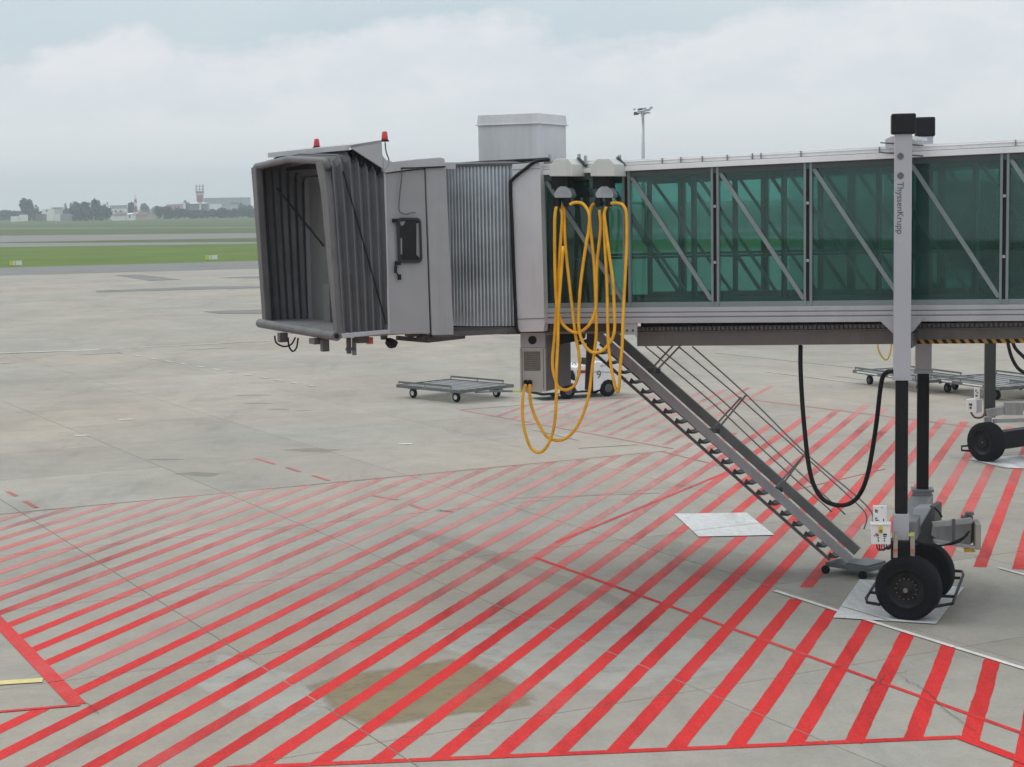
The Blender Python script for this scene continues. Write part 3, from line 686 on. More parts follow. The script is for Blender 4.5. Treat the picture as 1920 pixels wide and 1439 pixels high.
# bracket plates at the beam's left end
bm=nb(); wprism(bm,TW,[(1166,606),(1194,604),(1194,634),(1190,628),(1166,628)],-.06,-.02)
for x in (1176,1187): lathe(bm,TW.at(x,620,-.06),-n_,[(0,.02),(.015,.02)],8,mi=1)
J('bracket_plate',bm,[grey,black])
# white corner frame at the rotunda end
bm=nb(); wprism(bm,TW,[(960,309),(1000,306),(1012,305),(1013,330),(1021,606),(1019,622),(969,623),(962,560)],-.20,.0)
bevel(J('end_frame',bm,white),.006)
bm=nb(); wprism(bm,TW,[(969,598),(1021,596.5),(1021,598),(969,599.5)],-.21,-.195); wprism(bm,TW,[(961,318),(1012,316),(1012,317),(961,319)],-.21,-.195); J('panel_seam',bm,midgrey)
bm=nb(); run(bm,SL+.0,S20,off(Zbot,.02),off(Ztop,-.08),TWD-.12,TWD+.05); J('end_frame',bm,white)
bm=nb(); pts=[(1030,300),(1005,303),(984,318),(962,336),(957,350),(960,420),(963,500),(966,570),(968,612),(973,626)]
tube(bm,spline([TW.at(x,y,-.25) for x,y in pts],4),.035,8); J('black_cable',bm,black,smooth=True)
bm=nb(); tube(bm,[TW.at(842,309,.2),TW.at(900,305,.1),TW.at(1000,300,0),TW.at(1030,298,-.1)],.03,8); J('black_cable',bm,black)
# small lifting lugs on the roof edge
for x,y in ((1031,294),(1086,294),(1162,296),(1098,297)): bm=nb(); box(bm,TW.at(x,y+3,-.1),u,(.05,.05,.16)); J('roof_lug',bm,galv)
for p,q in (((1083,296),(1100,312)),((1157,295),(1172,312))): bm=nb(); bar(bm,TW.at(*p,-.25),TW.at(*q,-.05),.05,.04); J('housing_strut',bm,darkgrey)
# hoist housings projecting over the near edge
def housing(x0,x1,label):
    hz=empty('hoist_housing',TW.at((x0+x1)/2,320,-.35)); hz.parent=bridge; hz.location=Vector(hz.location)-Vector(bridge.location)
    if label: hz['label']=label
    yb=331; xr=x1-(x1-x0)*.28
    prf=[(x0,yb),(xr,yb),(xr,yb-23),(xr-9,yb-33),(x0+12,yb-33),(x0,yb-20)]
    bm=nb(); P=[TW.at(x,y,-.62) for x,y in prf]; prism(bm,P,n_*.62); bevel(obj('housing_shell',bm,mat('housing paint',(.60,.61,.58),.45,var=.05,dirt=(.35,.34,.3,.35)),hz),.012)
    cx=(x0+xr)/2+3
    bm=nb(); box(bm,TW.at(cx,342,-.34),u,(.34,.3,.26)); obj('hoist_motor',bm,black,hz)
    bm=nb(); pr=[(cx-16,364),(cx-10,354),(cx-4,350),(cx+6,350),(cx+14,356),(cx+18,366),(cx+16,371),(cx-14,371)]
    prism(bm,[TW.at(x,y,-.50) for x,y in pr],n_*.22); obj('sheave_guard',bm,galv,hz)
    for dx in (-9,9):
        bm=nb(); box(bm,TW.at(cx+dx,378,-.42),u,(.10,.1,.20)); obj('hook',bm,black,hz)
housing(1030,1090,None); housing(1107,1169,None)
# rotunda: vertical corrugated curtain slats on a drum
RC=Vector((.02,37.82,0)); RR=2.12
zt=TW.sz(900,313)[1]; 
def drum_pt(a,r,z): return RC+Vector((math.sin(a)*r,-math.cos(a)*r,z))
zc_t=D(900,312,35.65).z; zc_b=D(900,613,35.65).z
nsl=34; a0,a1=R(-62),R(6)
for i in range(60):
    da=(a1-a0)/nsl; a=a0+(i-8)*da
    if a>R(3): break
    bm=nb(); ring=[]
    for t,r in ((.0,.0),(.2,.010),(.5,.022),(.8,.010),(1.0,.0)): ring.append((a+da*t,RR+r))
    lo_=[bm.verts.new(drum_pt(q,r,zc_b)) for q,r in ring]; hi=[bm.verts.new(drum_pt(q,r,zc_t)) for q,r in ring]
    lo2=[bm.verts.new(drum_pt(q,r-.012,zc_b)) for q,r in ring]; hi2=[bm.verts.new(drum_pt(q,r-.012,zc_t)) for q,r in ring]
    for k in range(4):
        bm.faces.new((lo_[k],lo_[k+1],hi[k+1],hi[k])); bm.faces.new((lo2[k+1],lo2[k],hi2[k],hi2[k+1]))
    bm.faces.new((lo_[0],hi[0],hi2[0],lo2[0])); bm.faces.new((lo_[4],lo2[4],hi2[4],hi[4]))
    J('curtain_slat',bm,curtain,smooth=True)
bm=nb(); lathe(bm,RC+Vector((0,0,zc_b-.02)),(0,0,1),[(0,RR-.06),(zc_t-zc_b+.04,RR-.06)],48); J('drum',bm,black)
bm=nb(); lathe(bm,RC+Vector((0,0,zc_t)),(0,0,1),[(0,RR+.08),(.05,RR+.08),(.05,RR+.02),(.09,RR-.1)],48); J('rotunda_roof',bm,darkgrey)
bm=nb(); lathe(bm,RC+Vector((0,0,zc_b-.12)),(0,0,1),[(0,RR+.0),(.0,RR+.07),(.10,RR+.07)],48); J('rotunda_sill',bm,darkgrey)
bm=nb(); lathe(bm,RC+Vector((0,0,zc_b-.20)),(0,0,1),[(0,RR-.5),(.08,RR-.1)],40); J('rotunda_floor',bm,black)
# air handling box on the roof
cn=D(1008,214,36.3); AU=Vector((math.cos(R(25)),-math.sin(R(25)),0)); AN=Vector((-AU.y,AU.x,0))
ac=empty('roof_unit',(cn.x,cn.y,8.3)); ac.parent=bridge; ac.location=Vector(ac.location)-Vector(bridge.location)
zt_=D(1008,212,36.3).z; zb_=D(1008,302,36.3).z-.06
lx,ly=1.32,1.42
def rect(z,g=0.): 
    c=Vector((cn.x,cn.y,0)); return [c-AU*(lx+g)-AN*g+Vector((0,0,z)),c+AU*g-AN*g+Vector((0,0,z)),c+AU*g+AN*(ly+g)+Vector((0,0,z)),c-AU*(lx+g)+AN*(ly+g)+Vector((0,0,z))]
bm=nb(); hexa(bm,rect(zb_)+rect(zt_-.20)); bevel(obj('casing',bm,white,ac),.01)
bm=nb(); hexa(bm,rect(zt_-.20,.02)+rect(zt_,.0)); hexa(bm,rect(zt_-.215,.045)+rect(zt_-.195,.045)); bevel(obj('lid',bm,white,ac),.008)
bm=nb(); hexa(bm,rect(zb_-.05,-.04)+rect(zb_,-.04)); obj('base_rail',bm,black,ac)
# ---- cab
CW=Wall((-3.06,32.5),(.9,.436)); cu,fd=CW.u,CW.n; CD=4.30
def cabwall(name,px,m,o0=0.,th=.06,par=None,bv=.01):
    bm=nb(); wprism(bm,CW,px,o0,o0+th); o=J(name,bm,m,par); 
    if bv: bevel(o,bv)
    return o
cabwall('cab_side_wall',[(722.5,326),(796,317.5),(806.5,626),(730.5,627)],cabgrey)
cabwall('wall_joint_strip',[(795,316),(799,315.5),(811,630),(806,630)],black,.02,.03)
cabwall('cab_corner_pillar',[(798.5,315),(836,313),(851,628),(810.5,629)],mat('pillar grey paint',(.31,.312,.318),.45,var=.06,dirt=(.2,.195,.19,.3)),-.03,.5)
cabwall('roof_fascia',[(717,291),(724,300),(737,304),(780,299),(826,295.5),(833.5,297.5),(835.5,312.5),(797,314.5),(722.5,324.5),(719,322)],grey,-.06,.12)
cabwall('drip_edge',[(752,315),(835,311.5),(835,313),(752,317)],black,-.08,.03)
cabwall('wall_edge_trim',[(720,322),(723.5,322),(732,628),(728,628)],grey,-.02,.08)
# far wall, roof, floor, back of the cab
sl_,_z=CW.sz(722,450); sr_,_=CW.sz(836,450); _,zr_=CW.sz(780,303); _,zf_=CW.sz(780,627)
def cbox(name,s0,s1,o0,o1,z0,z1,m,par=None):
    bm=nb(); hexa(bm,[CW.P(s0,z0,o0),CW.P(s1,z0,o0),CW.P(s1,z0,o1),CW.P(s0,z0,o1),CW.P(s0,z1,o0),CW.P(s1,z1,o0),CW.P(s1,z1,o1),CW.P(s0,z1,o1)]); return J(name,bm,m,par)
cbox('cab_roof',sl_,sr_+.25,.05,CD,zr_-.14,zr_-.02,grey); cbox('cab_floor',sl_-.75,sr_+.05,.08,CD-.05,zf_+.0,zf_+.10,midgrey); cbox('cab_far_wall',sl_,sr_,CD-.08,CD,zf_,zr_-.14,cabgrey)
cbox('cab_back_wall',sr_+.18,sr_+.24,.5,CD-.5,zf_,zr_-.14,cabgrey)
# service window in the cab door
win=empty('window',CW.at(767,451)); win.parent=bridge; win.location=Vector(win.location)-Vector(bridge.location)
def rr(x0,y0,x1,y1,r,sk=0,n=4):
    o=[]
    for cx,cy,a in ((x1-r,y0+r,-90),(x1-r,y1-r,0),(x0+r,y1-r,90),(x0+r,y0+r,180)):
        for k in range(n+1): q=R(a+90*k/n); o.append((cx+r*math.cos(q)+sk*((cy-y0)/(y1-y0)-.5),cy+r*math.sin(q)))
    return o
bm=nb(); O=rr(744.5,408.5,791,493.5,9,3); I=rr(750,413,786.5,488,6,3)
for z,(a_,b_) in ((0,(-.05,-.02)),):
    o1=[bm.verts.new(CW.at(x,y,a_)) for x,y in O]; i1=[bm.verts.new(CW.at(x,y,a_)) for x,y in I]; o2=[bm.verts.new(CW.at(x,y,.0)) for x,y in O]; i2=[bm.verts.new(CW.at(x,y,.0)) for x,y in I]
    n=len(O)
    for k in range(n):
        j=(k+1)%n; bm.faces.new((o1[k],o1[j],i1[j],i1[k])); bm.faces.new((o1[k],o2[k],o2[j],o1[j])); bm.faces.new((i1[k],i1[j],i2[j],i2[k]))
obj('window_frame',bm,mat('window rubber',(.03,.032,.035),.5,spec=.2),win)
bm=nb(); wprism(bm,CW,I,-.025,-.008); obj('window_pane',bm,darkglass,win)
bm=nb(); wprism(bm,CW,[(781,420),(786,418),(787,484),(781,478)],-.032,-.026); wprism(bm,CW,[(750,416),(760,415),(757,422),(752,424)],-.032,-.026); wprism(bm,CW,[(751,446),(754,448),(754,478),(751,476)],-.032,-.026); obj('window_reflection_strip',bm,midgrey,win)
bm=nb()
for x,y in ((741,414),(746,494)): box(bm,CW.at(x,y,-.06),cu,(.09,.08,.07))
tube(bm,spline([CW.at(*p,-.05) for p in ((742,490),(741,505),(744,512),(748,520),(751,525))],4),.012,6); box(bm,CW.at(749,520,-.05),cu,(.05,.05,.1)); box(bm,CW.at(742,506,-.05),cu,(.04,.04,.12))
J('window_latch',bm,black)
bm=nb(); tube(bm,spline([CW.at(*p,-.07) for p in ((754,316),(753,335),(750,360),(748,388),(751,399),(763,402),(768,400),(779,399))],4),.011,6); J('cab_cable',bm,darkgrey)
bm=nb(); tube(bm,spline([CW.at(*p,-.07) for p in ((753,316),(756,315.5),(790,315),(835,313))],3),.014,6); J('cab_cable',bm,black)
# hood over the canopy
cabwall('hood_side',[(655,272.5),(713,263),(716,266),(719,322),(717,316),(660,279)],grey,-.08,.06)
h0=CW.at(655,272.5,-.08); h1=CW.at(714,263.5,-.08); bm=nb(); v=fd*(CD+.1); dz=Vector((0,0,-.05))
hexa(bm,[h0+dz,h1+dz,h1+v+dz,h0+v+dz,h0,h1,h1+v,h0+v]); J('hood_roof',bm,grey)
bm=nb(); bar(bm,h0-cu*.03+dz*.9,h0+v-cu*.03+dz*.9,.06,.09); J('hood_front_edge',bm,grey)
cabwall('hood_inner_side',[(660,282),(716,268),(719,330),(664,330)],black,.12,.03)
bm=nb(); v2=CW.P(0,0,.1)-CW.P(0,0,0); hexa(bm,[h0+dz*1.2+cu*.25+v2+Vector((0,0,-.30)),h0+dz*1.2+cu*.28+v2+Vector((0,0,-.30)),h0+dz*1.2+cu*.28+v+Vector((0,0,-.30)),h0+dz*1.2+cu*.25+v+Vector((0,0,-.30)),h0+dz*1.2+cu*.25+v2,h0+dz*1.2+cu*.28+v2,h0+dz*1.2+cu*.28+v,h0+dz*1.2+cu*.25+v]); J('hood_gap_plate',bm,black)  # black plate added for the shade in the gap under the hood
# canopy: front hoop, folds, pads
fNb=CW.sz(640,632); fNt=CW.sz(617,300); bNb=CW.sz(728,620); bNt=CW.sz(719,320)
NF=13
def hoop(t,ins,z_ext=0.):
    """points near-bottom, near-top, far-top, far-bottom of the canopy hoop; t=0 front, 1 at the cab"""
    sb_=fNb[0]*(1-t)+bNb[0]*t; zb=fNb[1]*(1-t)+bNb[1]*t; st=fNt[0]*(1-t)+bNt[0]*t; ztp=fNt[1]*(1-t)+bNt[1]*t
    pk=.09*(1-t*.3)
    ztp+=.22*(t/.37 if t<.37 else (1-t)/.63)
    return [CW.P(sb_,zb,ins),CW.P(sb_*.72+st*.28,zb*.72+ztp*.28,ins-.02),CW.P(sb_*.3+st*.7,zb*.3+ztp*.7,ins-.02),CW.P(st,ztp-ins-.12,ins),CW.P(st,ztp-ins,ins+.14),CW.P(st,ztp-ins+pk,CD*.5),CW.P(st,ztp-ins,CD-ins-.14),CW.P(st,ztp-ins-.12,CD-ins),
            CW.P(sb_*.3+st*.7,zb*.3+ztp*.7,CD-ins+.02),CW.P(sb_*.72+st*.28,zb*.72+ztp*.28,CD-ins+.02),CW.P(sb_,zb,CD-ins)]
for i in range(NF-1):
    t0,t1=.06+.94*i/(NF-1),.06+.94*(i+1)/(NF-1)
    A_,B_=hoop(t0,.0 if i%2==0 else .07),hoop(t1,.07 if i%2==0 else .0)
    bm=nb(); a=[bm.verts.new(p) for p in A_]; b=[bm.verts.new(p) for p in B_]
    for k in range(len(a)-1): bm.faces.new((a[k],a[k+1],b[k+1],b[k]))
    o=J('bellows_fold',bm,fabric if i%2 else fabric_in); sm=o.modifiers.new('solidify','SOLIDIFY'); sm.thickness=.012
    if i%2==0:
        bm=nb(); tube(bm,A_,.016,6); J('bellows_piping',bm,mat('bellows piping',(.12,.12,.13),.5))
fr=hoop(0,.02)
bm=nb(); tube(bm,[fr[3]+Vector((0,0,-.0)),*fr[4:7],fr[7]],.068,10); J('canopy_top_pad',bm,padgrey,smooth=True)
def pad_post(pts,name,w0,w1):
    bm=nb(); n=len(pts); prev=None
    for i in range(n-1):
        wa=w0+(w1-w0)*i/(n-1); wb=w0+(w1-w0)*(i+1)/(n-1)
        q=[]
        for p,w in ((pts[i],wa),(pts[i+1],wb)):
            q+=[p-fd*w/2-cu*.07,p+fd*w/2-cu*.07,p+fd*w/2+cu*.07,p-fd*w/2+cu*.07]
        hexa(bm,q)
    bmesh.ops.remove_doubles(bm,verts=bm.verts,dist=.001); o=J(name,bm,padgrey); bevel(o,.02); return o
FW=Wall((-3.06,32.5),fd); 
def fw(x,y,o=0.): # point on the canopy's front plane (leaning plane approximated as vertical)
    p=FW.at(x,y,0); z=p.z; lean=(z-fNb[1])/(fNt[1]-fNb[1]); return p+cu*0
nearpost=[CW.P(fNb[0]*(1-t)+fNt[0]*t,fNb[1]*(1-t)+fNt[1]*t,.10+.09*math.sin(t*1.5)+ (.16*max(0,t-.82)/.18)) for t in (0,.15,.3,.45,.6,.75,.85,.93,.99)]
farpost=[CW.P(fNb[0]*(1-t)+fNt[0]*t,fNb[1]*(1-t)+fNt[1]*t,CD-.10-.05*math.sin(t*1.5)) for t in (0,.15,.3,.45,.6,.75,.85,.93,.99)]
pad_post(nearpost,'canopy_side_pad',.20,.42); pad_post(farpost,'canopy_side_pad',.22,.30)
b0=CW.P(fNb[0]-.10,fNb[1]+.02,-.04); b1=CW.P(fNb[0]-.10,fNb[1]+.02,CD+.06)
bm=nb(); lathe(bm,b0,(b1-b0),[(0.0,.045),(.0,.09),((b1-b0).length,.09)],16,cap=True); lathe(bm,b0-fd*.003,fd,[(0,.05),(.001,.05)],12,mi=1); J('floor_bumper',bm,[padgrey,black],smooth=False)
s_f=fNb[0]; bm=nb(); hexa(bm,[CW.P(s_f-.05,fNb[1]-.02,.05),CW.P(bNb[0]+.02,fNb[1]-.02,.05),CW.P(bNb[0]+.02,fNb[1]-.02,CD-.05),CW.P(s_f-.05,fNb[1]-.02,CD-.05),CW.P(s_f-.05,fNb[1]+.08,.05),CW.P(bNb[0]+.02,fNb[1]+.08,.05),CW.P(bNb[0]+.02,fNb[1]+.08,CD-.05),CW.P(s_f-.05,fNb[1]+.08,CD-.05)]); J('canopy_floor',bm,midgrey)
cabwall('canopy_sill',[(640,626),(729,618.5),(731,626),(642,635)],grey,-.04,.1)
# doorway wall inside the canopy
bx0=bNb[0]+.05
cbox('doorway_panel',bx0,bx0+.06,.25,1.5,zf_+.1,zr_-.2,mat('doorway panel grey',(.17,.17,.165),.55,var=.12)); cbox('doorway_panel',bx0,bx0+.06,2.95,CD-.1,zf_+.1,zr_-.2,mat('doorway panel grey',(.17,.17,.165),.55))
cbox('doorway_header',bx0,bx0+.06,1.5,2.95,zr_-.6,zr_-.2,darkgrey); cbox('roller_door',bx0+.2,bx0+.24,1.4,3.05,zf_+.1,zr_-.5,mat('roller door grey',(.13,.13,.128),.6,var=.15,scale=5))
cbox('kick_box',bx0-.16,bx0-.02,2.75,3.1,zf_+.1,zf_+.85,mat('kick box grey',(.15,.15,.145),.5))
bm=nb(); box(bm,CW.P(bx0-.3,zr_-.32,1.9),fd,(.62,.16,.07)); J('canopy_lamp',bm,grey)
bm=nb(); bar(bm,CW.P(s_f+.25,fNt[1]-.45,CD-.2),CW.P(bx0-.05,fNt[1]-1.6,CD-1.0),.03,.03); J('canopy_strut',bm,black)
bm=nb(); bar(bm,CW.P(s_f+.1,fNt[1]-.2,-.03),CW.P(bx0-.1,fNb[1]+.2,-.03),.03,.02); J('canopy_strut',bm,black)
# beacons
def beacon(p,h,label):
    b=empty('beacon',p); b.parent=bridge; b.location=Vector(p)-Vector(bridge.location); b['label']=label
    bm=nb(); lathe(bm,p,(0,0,1),[(0,.075),(.02,.08),(.03,.06)],14); obj('beacon_base',bm,black,b)
    bm=nb(); lathe(bm,Vector(p)+Vector((0,0,.03)),(0,0,1),[(0,.06),(.02,.062),(h-.02,.048),(h,.035)],14); obj('beacon_lens',bm,redlens,b,True)
beacon(CW.at(721.5,266,.0),.155,'red warning beacon on the rear top corner of the hood'); beacon(CW.at(594,278,CD*.62),.15,'red warning beacon on the front edge of the hood')
bm=nb(); tube(bm,spline([CW.at(*p,-.05) for p in ((722,267),(724,285),(729,300),(727,312),(720,320))],4),.012,6); J('beacon_cable',bm,darkgrey)
# things hanging beneath the cab
def under(name,px,dep,dims,m): 
    bm=nb(); box(bm,D(px[0],px[1],dep),cu,dims); return J(name,bm,m)
for x,y,dp,dm in ((609,648,33.2,(.13,.13,.22)),(654,648,33.2,(.06,.1,.30)),(664,650,33.3,(.06,.08,.32)),(657,655,33.2,(.16,.08,.05)),(530,633,35,(.16,.16,.18)),(678,637,33.2,(.22,.2,.12)),(594,640,33.4,(.2,.3,.1)),(720,632,33.6,(.1,.1,.1))):
    under('hanging_bracket',(x,y),dp,dm,darkgrey if x!=664 else midgrey)
under('warning_light',(693,639),33.3,(.10,.1,.12),orange)
bm=nb(); lathe(bm,D(735,640,33.5),(-.3,-.5,-.8),[(0,.12),(.08,.11),(.13,.05)],14); J('bell_alarm',bm,black)
for px in (((515,630),(518,643),(532,650),(546,646),(554,633)),((540,633),(542,650),(549,659),(556,652),(559,634))):
    bm=nb(); tube(bm,spline([D(x,y,34.8) for x,y in px],5),.018,6); J('drooping_cable',bm,black)
bm=nb()
for p,q,w in (((745,634),(800,639),.07),((765,630),(800,627),.05),((800,639),(870,631),.07),((810,629),(950,622),.07),((760,627),(900,624),.06)): bar(bm,D(*p,34.3),D(*q,35.0),w,w*1.2)
box(bm,D(800,634,34.5),cu,(.3,.3,.12)); J('cab_underframe',bm,darkgrey)
# ---- service cabinet hanging below the rotunda
cab_=empty('hose_cabinet',D(1020,680,36.1)); cab_.parent=bridge; cab_.location=Vector(cab_.location)-Vector(bridge.location)
cc=D(1022,640,35.9); fdv=Vector((-.995,.10,0)).normalized(); sdv=Vector((.42,.907,0)).normalized()
zt1=D(1022,652,35.9).z; zb1=D(1022,735,35.9).z
c0=Vector((cc.x,cc.y,0))
def cub(name,a0,a1,b0_,b1_,z0,z1,m,par,bv=.008):
    bm=nb(); hexa(bm,[c0+fdv*a+sdv*b+Vector((0,0,z)) for z in (z0,z1) for a,b in ((a0,b0_),(a1,b0_),(a1,b1_),(a0,b1_))]); o=obj(name,bm,m,par); 
    if bv: bevel(o,bv)
    return o
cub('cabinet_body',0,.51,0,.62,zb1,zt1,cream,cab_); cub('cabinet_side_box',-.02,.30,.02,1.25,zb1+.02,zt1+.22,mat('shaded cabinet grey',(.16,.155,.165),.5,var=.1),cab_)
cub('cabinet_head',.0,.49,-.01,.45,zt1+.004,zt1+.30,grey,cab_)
bm=nb(); c=c0+fdv*.30-sdv*.014; nf=Vector((-fdv.y,fdv.x,0)); nf=nf if nf.y<0 else -nf; c=c0+fdv*.25+Vector((0,0,zt1+.15))+nf*.016; lathe(bm,c,nf,[(0,.085),(.004,.085)],20); obj('access_hole',bm,black,cab_)
cub('cabinet_vent',.10,.42,-.012,.0,zt1-.46,zt1-.08,ventm,cab_,0)
bm=nb()
for i in range(9): z=zt1-.44+i*.043; q=[c0+fdv*a+sdv*b+Vector((0,0,zz)) for zz in (z,z+.02) for a,b in ((.10,-.022),(.42,-.022),(.42,-.011),(.10,-.011))]; hexa(bm,q)
o=obj('vent_slat',bm,mat('grille slat',(.22,.205,.175),.6),cab_); o['kind']='stuff'
cub('cabinet_door_edge',.03,.045,-.008,.0,zb1+.05,zt1-.03,midgrey,cab_,0); cub('cabinet_door_edge',.455,.47,-.008,.0,zb1+.05,zt1-.03,midgrey,cab_,0)
for x in (986,993.5):
    bm=nb(); p=D(x,719,35.85); lathe(bm,p,(0,-1,-.4),[(-.05,.05),(.06,.045)],12); obj('hose_socket',bm,black,cab_)
bm=nb(); prism(bm,[D(1015,652,36.3),D(1042,626,36.3),D(1084,626,36.3),D(1082,640,36.3),D(1040,648,36.3)],Vector((.2,.8,0))); J('cabinet_hanger',bm,black)
# hanging post behind the hoses
bm=nb(); bar(bm,D(1108,622,36.6),D(1104,731,36.6),.16,.16,up=(1,0,0)); bar(bm,D(1083,644,36.6),D(1112,637,36.6),.06,.08); J('hanging_post',bm,mat('brown black steel',(.035,.022,.02),.6))
bm=nb(); run(bm,TW.sz(1030,612)[0],TW.sz(1166,612)[0],off(Zbot,-.16),off(Zbot,-.003),.02,.3); J('cross_beam',bm,mat('brown black steel',(.035,.022,.02),.6))
bm=nb(); run(bm,TW.sz(1020,612)[0],TW.sz(1194,612)[0],off(Zbot,-.24),off(Zbot,-.17),.5,1.6); J('cross_beam',bm,midgrey)
# ---- service stairs
g_=G(1560,1080); SWo=(Vector((g_.x,g_.y,0))-TW.o).dot(n_)
SWall=Wall(tuple((TW.o+n_*SWo)[:2]),tuple(u[:2])); stw=.74
st=empty('service_stairs',G(1590,1080)); st.parent=bridge; st.location=Vector(st.location)-Vector(bridge.location)
st['label']='steep grey service stairs on a small wheeled carriage'
def SQ(x,y,o=0.): return SWall.at(x,y,o)
P0,P1=(1118,626),(1594,1050)          # centre line of near upper stringer
Q0,Q1=(1100,650),(1556,1050)          # near lower rail
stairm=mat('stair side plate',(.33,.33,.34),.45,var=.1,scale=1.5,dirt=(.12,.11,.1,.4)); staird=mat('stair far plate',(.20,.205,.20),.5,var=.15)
a,b=SQ(*P0),SQ(*P1); bm=nb(); bar(bm,a,b,.05,.185,up=(0,0,1)); bevel(obj('stringer',bm,stairm,st),.006)
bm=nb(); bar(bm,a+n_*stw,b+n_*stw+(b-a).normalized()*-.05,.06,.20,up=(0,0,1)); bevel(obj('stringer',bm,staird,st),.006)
c,d=SQ(*Q0),SQ(*Q1); bm=nb(); bar(bm,c,d,.04,.055); obj('lower_rail',bm,darkgrey,st)
bm=nb(); bar(bm,c+n_*stw,d+n_*stw,.04,.055); obj('lower_rail',bm,darkgrey,st)
nst=21
tread=mat('grating tread',(.10,.10,.098),.6,var=.25,scale=14)
for i in range(nst):
    t=(i+.55)/nst; pu=a.lerp(b,t); pl=c.lerp(d,t+.012)
    bm=nb(); prism(bm,[pl-n_*.015-u*.01,pl-n_*.015+u*.20,pl-n_*.015+u*.05+Vector((0,0,.115))],n_*.03); obj('step_bracket',bm,mat('bracket grey',(.05,.05,.048),.6,spec=.3),st)
    bm=nb(); box(bm,pl+u*.11+n_*(stw/2+.02)+Vector((0,0,.02)),u,(.20,stw-.05,.03)); obj('step',bm,tread,st)
railm=mat('rail tube',(.25,.245,.24),.45,metal=.2)
dirv=(b-a).normalized()
def rail(px,o): 
    bm=nb(); tube(bm,spline([SQ(x,y,o) for x,y in px],3) if len(px)>2 else [SQ(*px[0],o),SQ(*px[1],o)],.016,6); obj('handrail',bm,railm,st,True)
rail([(1190,628),(1298,650),(1400,741),(1510,850),(1612,936),(1636,965),(1635,985)][1:],.02)
rail([(1232,650),(1355,752),(1470,860),(1585,965)],.02)
rail([(1210,650),(1335,755),(1450,862),(1560,960)],stw); rail([(1272,650),(1385,745),(1500,848),(1602,940),(1625,968),(1620,992)],stw)
for (x0,y0),(x1,y1),o in (((1222,692),(1262,648),.02),((1232,694),(1276,648),stw),((1334,806),(1390,745),.02),((1345,806),(1399,741),stw),((1453,916),(1509,852),.02),((1462,916),(1509,852),stw)):
    bm=nb(); tube(bm,[SQ(x0,y0,o),SQ(x1,y1,o)],.021,6); obj('rail_post',bm,railm,st); 
    bm=nb(); box(bm,SQ(x0,y0+2,o),u,(.14,.08,.10)); obj('rail_foot',bm,darkgrey,st)
# carriage: derive from the ground contact of its wheels
w1,w2=G(1548,1076),G(1611,1086); cd=(w2-w1).normalized(); cn_=Vector((-cd.y,cd.x,0)); 
carm=mat('carriage grey green',(.095,.105,.105),.5,var=.2,dirt=(.05,.05,.05,.5))
bm=nb(); box(bm,(w1+w2)/2+cn_*.38+Vector((0,0,.19))+cd*.08,cd,(1.0,.72,.09)); box(bm,(w1+w2)/2+cn_*.38+Vector((0,0,.25))+cd*.3,cd,(.5,.66,.06)); bevel(obj('carriage',bm,carm,st),.01)
for p in (w1,w2+cd*.08,w1+cn_*.72,w2+cn_*.72+cd*.08):
    bm=nb(); lathe(bm,p+Vector((0,0,.085))-cn_*.04,cn_,[(0,.07),(.01,.085),(.07,.085),(.08,.07)],16); obj('carriage_wheel',bm,rubber,st,False)
# ---- lifting columns
def zcol(x,y,dep): return D(x,y,dep).z
NC=D(1691,700,32.05); NC=Vector((NC.x,NC.y,0)); cw=.295
FCc=D(1731,700,35.0); FCc=Vector((FCc.x,FCc.y,0))
def zz(p,y):  # height at ground position p seen at photo row y
    x=proj((p.x,p.y,6))[0]; return D(x,y,p.y).z
def column(p,yt,yb,yib,cap_t,lab,w):
    c=empty('lifting_column',(p.x,p.y,zz(p,yb))); c.parent=bridge; c.location=Vector(c.location)-Vector(bridge.location); c['label']=lab
    bm=nb(); zt,zb=zz(p,yt),zz(p,yb); box(bm,Vector((p.x,p.y,(zt+zb)/2)),cdir,(w,w*1.15,zt-zb)); bevel(obj('outer_tube',bm,mat('column paint',(.42,.42,.455),.42,var=.05,scale=.8,dirt=(.3,.29,.28,.3)),c),.012)
    bm=nb(); box(bm,Vector((p.x,p.y,zb-.02)),cdir,(w+.05,w*1.15+.05,.07)); obj('collar',bm,grey,c)
    zib=zz(p,yib); bm=nb(); box(bm,Vector((p.x,p.y,(zib+zb)/2-.03)),cdir,(w-.075,w-.06,zb-zib-.06)); bevel(obj('inner_tube',bm,black,c),.02)
    zc0,zc1=zz(p,cap_t[1]),zz(p,cap_t[0]); bm=nb(); box(bm,Vector((p.x,p.y,(zc0+zc1)/2)),cdir,(cap_t[2],cap_t[2]*1.1,zc1-zc0)); bevel(obj('motor_cover',bm,mat('cover black',(.013,.0125,.015),.5,var=.2,spec=.2),c),.03)
    return c
cdir=Vector((.985,-.17,0)).normalized()
colN=column(NC,252,706,962,(214,252,.42),'near lifting column, white with a black cover and vertical lettering',cw)
colF=column(FCc,250,694,918,(220.5,257,.37),'far lifting column, mostly dark, behind the white one',.30)
fr_=Vector((cdir.y,-cdir.x,0))  # towards the viewer
if fr_.y>0: fr_=-fr_
face=lambda x,y: (lambda w: w.at(x,y,0))(Wall(tuple((NC+fr_*(cw*1.15/2+.004))[:2]),tuple(cdir[:2])))
cwal=Wall(tuple((NC+fr_*(cw*1.15/2+.003))[:2]),tuple(cdir[:2]))
textmesh('lettering','ThyssenKrupp',.157,inkgrey,colN,cwal.at(1682.5,341),(0,0,-1),cdir)
